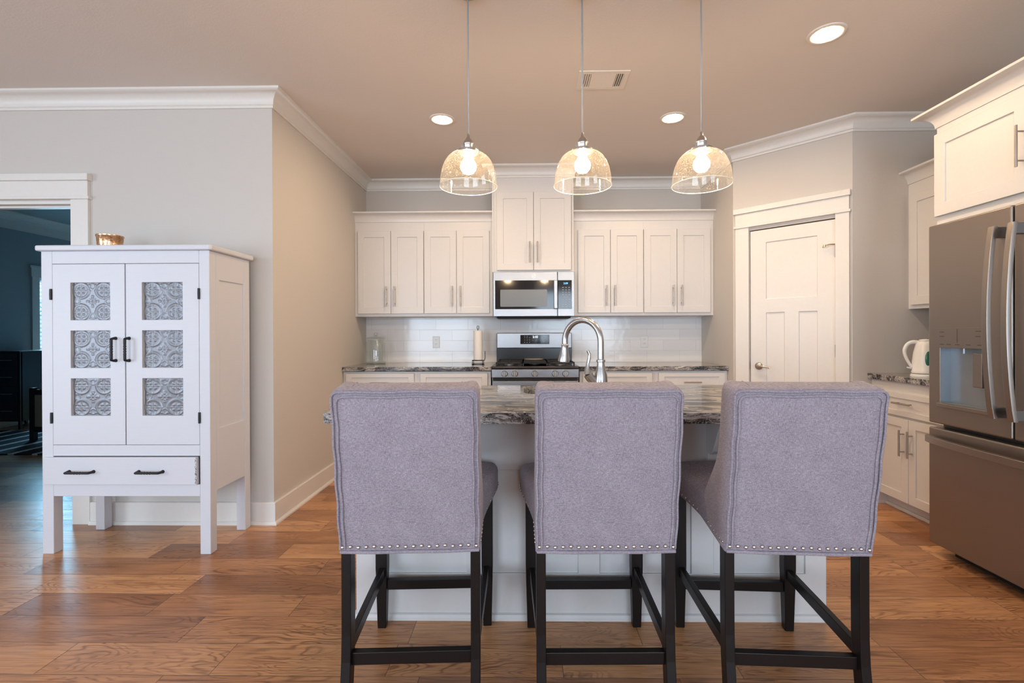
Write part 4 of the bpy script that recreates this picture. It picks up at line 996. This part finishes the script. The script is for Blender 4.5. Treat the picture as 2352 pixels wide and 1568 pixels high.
# ------------------------------------------------------------------ pendants
def make_pendant(x, label):
    y = 2.110; t = thing('pendant_light', label, 'light fixture', (x, y, C), 0, 'seeded glass pendants over the island')
    b = BM(); lathe(b, [(0.001, 0.0), (0.0625, 0.0), (0.0625, -0.012), (0.055, -0.022), (0.010, -0.026), (0.001, -0.026)], n=32); smooth_angle(finish('canopy', b, 'brushed_nickel', t), 50)
    zt = 2.092-C
    b = BM(); tube(b, [(0, 0, -0.02), (0, 0, zt)], 0.0036, 10); finish('cord', b, 'label_grey', t, smooth=True)
    b = BM(); lathe(b, [(0.001, zt), (0.006, zt), (0.007, zt-0.016), (0.0135, zt-0.022), (0.021, zt-0.034), (0.022, zt-0.040), (0.0235, zt-0.042), (0.0235, zt-0.047), (0.0215, zt-0.049), (0.0215, zt-0.072), (0.026, zt-0.076), (0.001, zt-0.076)], n=24)
    box(b, -0.032, -0.018, -0.006, 0.006, zt-0.066, zt-0.052)
    so = smooth_angle(finish('socket', b, 'brushed_nickel', t), 45)
    b = BM(); zf = zt-0.074; lathe(b, [(0.001, zf), (0.047, zf), (0.047, zf-0.014), (0.040, zf-0.014), (0.040, zf-0.004), (0.001, zf-0.004)], n=28)
    for k in range(3):
        a = 2*PI*k/3+0.5; tube(b, [(0.044*math.cos(a), 0.044*math.sin(a), zf-0.007), (0.056*math.cos(a), 0.056*math.sin(a), zf-0.007)], 0.004, 8)
    smooth_angle(finish('shade_holder', b, 'brushed_nickel', t), 45)
    zs = zf-0.013; zr = 1.857-C; hgt = zs-zr; prof = []
    for k in range(15):
        a = k/14*PI/2; prof.append((0.043+(0.1265-0.043)*math.sin(a)**0.85, zr+hgt*math.cos(a)**0.95 if k < 14 else zr))
    b = BM(); lathe(b, prof, n=64, caps=False); sh = finish('glass_shade', b, 'seeded_glass', t, smooth=True)
    sh['label'] = 'clear dome shade with tiny bubbles'
    b = BM(); pr = 0.0022; rings = []
    tube(b, [(0.1268*math.cos(2*PI*k/64), 0.1268*math.sin(2*PI*k/64), zr) for k in range(65)], 0.0017, 6); smooth_angle(finish('shade_rim', b, 'rim_glass', sh), 80)
    b = BM(); zb_ = zf-0.004; lathe(b, [(0.013, zb_), (0.014, zb_-0.018), (0.022, zb_-0.035), (0.033, zb_-0.052), (0.036, zb_-0.066), (0.033, zb_-0.080), (0.022, zb_-0.094), (0.001, zb_-0.099)], n=24); finish('bulb', b, 'bulb_glow', t, smooth=True)
    return t
basic('rim_glass', (0.95, 0.88, 0.74), 0.15)
make_pendant(-0.2555, 'clear seeded-glass pendant on the hutch end of the row over the island')
make_pendant(0.2510, 'clear seeded-glass dome pendant in the middle of the three, crossing the ceiling vent')
make_pendant(0.7760, 'clear seeded-glass dome pendant nearest the pantry door')

# ------------------------------------------------------------------ recessed lights and vent
for (x, y, lab) in ((-0.600, 3.400, 'round recessed ceiling light left of the vent, nearest the left wall'), (1.050, 3.410, 'round recessed ceiling light between the vent and the pantry'), (1.551, 2.470, 'large round recessed ceiling light above the refrigerator aisle')):
    t = thing('recessed_light', lab, 'ceiling light', (x, y, C), 0, 'recessed ceiling lights')
    b = BM(); lathe(b, [(0.091, 0.0), (0.090, -0.004), (0.085, -0.006), (0.068, -0.006), (0.062, -0.0005)], n=40, caps=False); smooth_angle(finish('trim_ring', b, 'vent_white', t), 60)
    b = BM(); lathe(b, [(0.001, -0.0012), (0.0625, -0.0012), (0.0625, -0.0002), (0.001, -0.0002)], n=32); finish('lens', b, 'can_glow', t)
t = thing('ceiling_vent', 'rectangular beige louvred air vent in the ceiling', 'vent', (0.465, 2.892, C))
b = BM(); w2, d2 = 0.150, 0.104
for (x0, x1, y0, y1) in ((-w2, w2, -d2, -d2+0.030), (-w2, w2, d2-0.030, d2), (-w2, -w2+0.030, -d2+0.03, d2-0.03), (w2-0.030, w2, -d2+0.03, d2-0.03)): box(b, x0, x1, y0, y1, -0.006, 0.0)
finish('frame', b, 'vent_white', t, bev=0.001)
b = BM(); box(b, -w2+0.025, w2-0.025, -d2+0.025, d2-0.025, -0.0006, 0.0); finish('backing', b, 'slate_dark', t)
b = BM()
for k in range(12):
    y = -d2+0.034+k*0.0124; box(b, -0.070, 0.070, -0.0058, 0.0058, -0.001, 0.0005, Matrix.Translation((0, y, -0.0045)) @ Matrix.Rotation(-0.12, 4, 'X'))
box(b, -0.074, -0.070, -d2+0.03, d2-0.03, -0.006, 0); box(b, 0.070, 0.074, -d2+0.03, d2-0.03, -0.006, 0)
for s in (-1, 1):
    for k in range(4): box(b, -0.0045, 0.0045, -d2+0.03, d2-0.03, -0.001, 0.0005, Matrix.Translation((s*(0.080+k*0.0125), 0, -0.004)) @ Matrix.Rotation(-0.6*s, 4, 'Y'))
finish('louvres', b, 'vent_white', t)

# ------------------------------------------------------------------ small things on the back wall and counters
for (x, lab) in ((-0.907, 'white duplex outlet on the backsplash between the jar and the paper towels'), (1.176, 'white duplex outlet on the backsplash right of the faucet')):
    t = thing('power_outlet', lab, 'outlet', (x, D-0.010, 1.122), 0, 'outlets on the backsplash')
    b = BM(); box(b, -0.036, 0.036, -0.006, 0, -0.058, 0.058); finish('cover_plate', b, 'outlet_plastic', t, bev=0.003)
    for s in (-1, 1):
        b = BM(); loft(b, [[(px_, y_, pz_+s*0.021) for px_, pz_ in rrect(-0.016, 0.016, -0.014, 0.014, 0.008, 4)] for y_ in (-0.008, -0.006)]); r_ = finish('receptacle', b, 'white_plastic', t)
        b = BM()
        for xx in (-0.0065, 0.0065): box(b, xx-0.0015, xx+0.0015, -0.0085, -0.0079, s*0.021+0.000, s*0.021+0.008)
        box(b, -0.002, 0.002, -0.0085, -0.0079, s*0.021-0.009, s*0.021-0.005); finish('slots', b, 'dark_gap', r_)
t = thing('glass_jar', 'clear glass cookie jar with a knobbed lid on the back counter', 'jar', (-1.462, 4.585, 0.918))
b = BM(); lathe(b, [(0.001, 0.004), (0.090, 0.004), (0.096, 0.014), (0.097, 0.03), (0.097, 0.190), (0.092, 0.205), (0.080, 0.216), (0.080, 0.232), (0.092, 0.236)], n=40, caps=False); smooth_angle(finish('jar_body', b, 'clear_glass', t), 60)
b = BM(); lathe(b, [(0.001, 0), (0.088, 0), (0.096, 0.006), (0.094, 0.013), (0.001, 0.011)], n=40, caps=False); finish('jar_base', b, 'clear_glass', t, smooth=True)
b = BM(); lathe(b, [(0.092, 0.238), (0.094, 0.243), (0.088, 0.248), (0.060, 0.260), (0.022, 0.266), (0.010, 0.269)], n=40, caps=False); lathe(b, [(0.010, 0.269), (0.020, 0.276), (0.024, 0.286), (0.020, 0.297), (0.004, 0.301)], n=24, caps=False); smooth_angle(finish('lid', b, 'clear_glass', t), 60)
t = thing('paper_towel_holder', 'black scrolled wire stand with a loop on top, left of the range', 'paper towel holder', (-0.455, 4.44, 0.918))
b = BM()
for zz, rr_ in ((0.004, 0.058), (0.038, 0.056)): tube(b, [(rr_*math.cos(2*PI*k/24), rr_*math.sin(2*PI*k/24), zz) for k in range(25)], 0.0028, 6)
for k in range(4):
    a = PI/4+PI/2*k; c_, s_ = math.cos(a), math.sin(a); tube(b, [(c_*r_, s_*r_, z_) for r_, z_ in ((0.056, 0.038), (0.068, 0.034), (0.070, 0.026), (0.062, 0.022), (0.070, 0.016), (0.068, 0.008), (0.058, 0.004))], 0.0028, 6)
tube(b, [(-0.058, 0, 0.038), (0.058, 0, 0.038)], 0.0028, 6); tube(b, [(0, -0.058, 0.038), (0, 0.058, 0.038)], 0.0028, 6)
finish('base_scroll', b, 'black_iron', t, smooth=True)
b = BM(); tube(b, [(0, 0, 0.038), (0, 0, 0.330)], 0.003, 8); tube(b, [(0.009*math.sin(2*PI*k/16), 0, 0.345-0.016*math.cos(2*PI*k/16)) for k in range(17)], 0.0028, 6); finish('rod', b, 'black_iron', t, smooth=True)
b = BM(); tube(b, [(0.060, 0, 0.036), (0.066, 0, 0.06), (0.066, 0, 0.125)], 0.003, 8); finish('side_arm', b, 'black_iron', t, smooth=True)
b = BM(); lathe(b, [(0.008, 0.0), (0.041, 0.0), (0.041, 0.272), (0.008, 0.272), (0.008, 0.0)], n=36, caps=False)
o = smooth_angle(finish('paper_towel_roll', b, 'paper_towel', loc=(-0.455, 4.44, 0.962)), 50)
tag(o, 'roll of white paper towel on the black wire stand', 'paper towel')

# kettle: built with its handle towards local -x
t = thing('electric_kettle', 'white cordless electric kettle with green water gauge beside the refrigerator', 'kettle', (2.588, 3.115, 0.914), math.radians(-25))
b = BM(); lathe(b, [(0.001, 0), (0.078, 0), (0.080, 0.010), (0.074, 0.020), (0.001, 0.022)], n=36); smooth_angle(finish('power_base', b, 'white_plastic', t), 50)
b = BM(); lathe(b, [(0.001, 0.024), (0.072, 0.024), (0.0745, 0.034), (0.071, 0.040), (0.070, 0.10), (0.063, 0.16), (0.053, 0.205), (0.050, 0.222), (0.040, 0.232), (0.001, 0.236)], n=40)
smooth_angle(finish('kettle_body', b, 'white_plastic', t), 50)
b = BM(); lathe(b, [(0.001, 0.236), (0.034, 0.234), (0.032, 0.242), (0.001, 0.246)], n=28); finish('lid', b, 'white_plastic', t, smooth=True)
b = BM(); loft(b, [[(0.040, -0.014, 0.222), (0.040, 0.014, 0.222), (0.044, 0.010, 0.185), (0.044, -0.010, 0.185)], [(0.078, -0.006, 0.228), (0.078, 0.006, 0.228), (0.062, 0.004, 0.200), (0.062, -0.004, 0.200)]]); finish('spout', b, 'white_plastic', t, bev=0.002)
b = BM(); pts = [(-0.035, 0, 0.222), (-0.065, 0, 0.226), (-0.092, 0, 0.212), (-0.108, 0, 0.180), (-0.108, 0, 0.150), (-0.098, 0, 0.115), (-0.084, 0, 0.085), (-0.070, 0, 0.062)]
pts = [Vector(p) for p in pts]; fine = []; fr = []; rad = [0.014, 0.013, 0.012, 0.011, 0.010, 0.0095, 0.009, 0.010]
for i in range(len(pts)-1):
    p0_, p1_, p2_, p3_ = pts[max(0, i-1)], pts[i], pts[i+1], pts[min(len(pts)-1, i+2)]
    for k in range(5):
        u = k/5; fine.append(0.5*((2*p1_)+(p2_-p0_)*u+(2*p0_-5*p1_+4*p2_-p3_)*u*u+(3*p1_-p0_-3*p2_+p3_)*u**3)); fr.append(rad[i]+(rad[i+1]-rad[i])*u)
fine.append(pts[-1]); fr.append(rad[-1])
tube(b, fine, fr, 12); smooth_angle(finish('handle', b, 'white_plastic', t), 60)
b = BM(); tube(b, [(-0.068, 0, 0.052), (-0.098, 0, 0.060)], [0.006, 0.004], 8); finish('switch', b, 'white_plastic', t, smooth=True)
b = BM(); bmesh.ops.create_uvsphere(b, u_segments=20, v_segments=12, radius=1.0); bmesh.ops.transform(b, matrix=Matrix.Translation((-0.002, -0.0655, 0.118)) @ Matrix.Rotation(0.13, 4, 'Z') @ Matrix.Diagonal((0.019, 0.008, 0.050, 1)), verts=b.verts); finish('water_gauge', b, 'green_gauge', t, smooth=True)

# ------------------------------------------------------------------ bedroom beyond the doorway
t = struct(bpy.data.objects.new('window_1', None), 'bedroom window with white slatted blinds', 'window'); COL.objects.link(t); t.location = (BX, 6.62, 0.42)
b = BM(); W_, H_ = 1.13, 1.60
box(b, 0, 0.02, -0.10, 0, -0.02, H_); box(b, 0, 0.02, W_, W_+0.10, -0.02, H_); box(b, 0, 0.03, -0.12, W_+0.12, H_, H_+0.13); box(b, 0, 0.04, -0.14, W_+0.14, H_+0.13, H_+0.16); box(b, -0.02, 0.05, -0.12, W_+0.12, -0.05, -0.02)
finish('window_frame', b, 'trim_white', t, bev=0.001)
b = BM(); box(b, -0.075, -0.070, 0, W_, 0, H_); finish('window_pane', b, 'window_glass', t)
b = BM(); n = 27
for k in range(n):
    z = H_-0.05-k*(H_-0.06)/(n-1); a = 0.35 if k < 5 else 1.15
    box(b, -0.022, 0.022, 0.01, W_-0.01, -0.0012, 0.0012, Matrix.Translation((-0.035, 0, z)) @ Matrix.Rotation(a, 4, 'Y'))
box(b, -0.06, -0.01, 0.005, W_-0.005, H_-0.04, H_); finish('blinds', b, 'blind_white', t)
t = thing('chest_of_drawers', 'dark navy chest of drawers beyond the bedroom doorway', 'dresser', (-6.88, 5.99, 0))
w = 0.39
b = BM(); box(b, 0, w, 0.012, 0.44, 0.10, 0.985); finish('body', b, 'black_wood', t, bev=0.002)
b = BM(); box(b, 0, w+0.005, -0.008, 0.445, 0.985, 1.005); finish('top', b, 'black_wood', t, bev=0.002)
for k in range(4):
    b = BM(); box(b, 0.008, w-0.035, -0.006, 0.012, 0.12+k*0.216, 0.12+k*0.216+0.206); d = finish('drawer', b, 'navy_wood', t, bev=0.002)
    b = BM(); tube(b, [(w/2-0.06, -0.03, 0.12+k*0.216+0.12), (w/2+0.12, -0.03, 0.12+k*0.216+0.12)], 0.005, 8); finish('handle', b, 'brushed_nickel', d)
for x in (0.0, w-0.028):
    for y in (0.0, 0.41): b = BM(); box(b, x, x+0.028, y, y+0.03, 0, 0.985 if y == 0 else 0.10); finish('leg', b, 'black_wood', t)
b = BM(); box(b, -1.15, 1.15, -0.62, 0.55, 0.0, 0.012); o = finish('striped_rug', b, 'striped_rug', loc=(-5.72, 5.33, 0), rotz=0.0)
tag(o, 'black rug with thin white stripes on the bedroom floor', 'rug')
t = thing('bed', 'dark wood bed with rattan panel and pale blue bedding by the bedroom window', 'bed', (-5.62, 5.28, 0.012))
b = BM()
for x in (0, 0.96): box(b, x, x+0.05, 0, 0.05, 0, 0.60)
box(b, 0.05, 0.96, 0.005, 0.045, 0.52, 0.58); box(b, 0.05, 0.96, 0.005, 0.045, 0.10, 0.16); box(b, 0.0, 0.04, 0.05, 1.9, 0.30, 0.50); box(b, 0.97, 1.01, 0.05, 1.9, 0.30, 0.50)
for x in (0, 0.96): box(b, x, x+0.05, 1.88, 1.93, 0, 0.60)
finish('bed_frame', b, 'black_wood', t, bev=0.003)
b = BM(); box(b, 0.05, 0.96, 0.015, 0.035, 0.16, 0.52); finish('rattan_panel', b, 'rattan', t)
b = BM(); box(b, 0.03, 0.98, 0.06, 1.88, 0.42, 0.66); finish('bedding', b, 'bedding', t, bev=0.05, segs=4)
b = BM(); bmesh.ops.create_uvsphere(b, u_segments=20, v_segments=12, radius=1.0); bmesh.ops.transform(b, matrix=Matrix.Translation((0.38, 0.38, 0.86)) @ Matrix.Rotation(0.5, 4, 'X') @ Matrix.Diagonal((0.30, 0.12, 0.19, 1)), verts=b.verts)
tag(finish('pillow', b, 'bedding', smooth=True, loc=(-5.62, 5.28, 0.012)), 'pale blue pillow leaning on the bed', 'pillow')
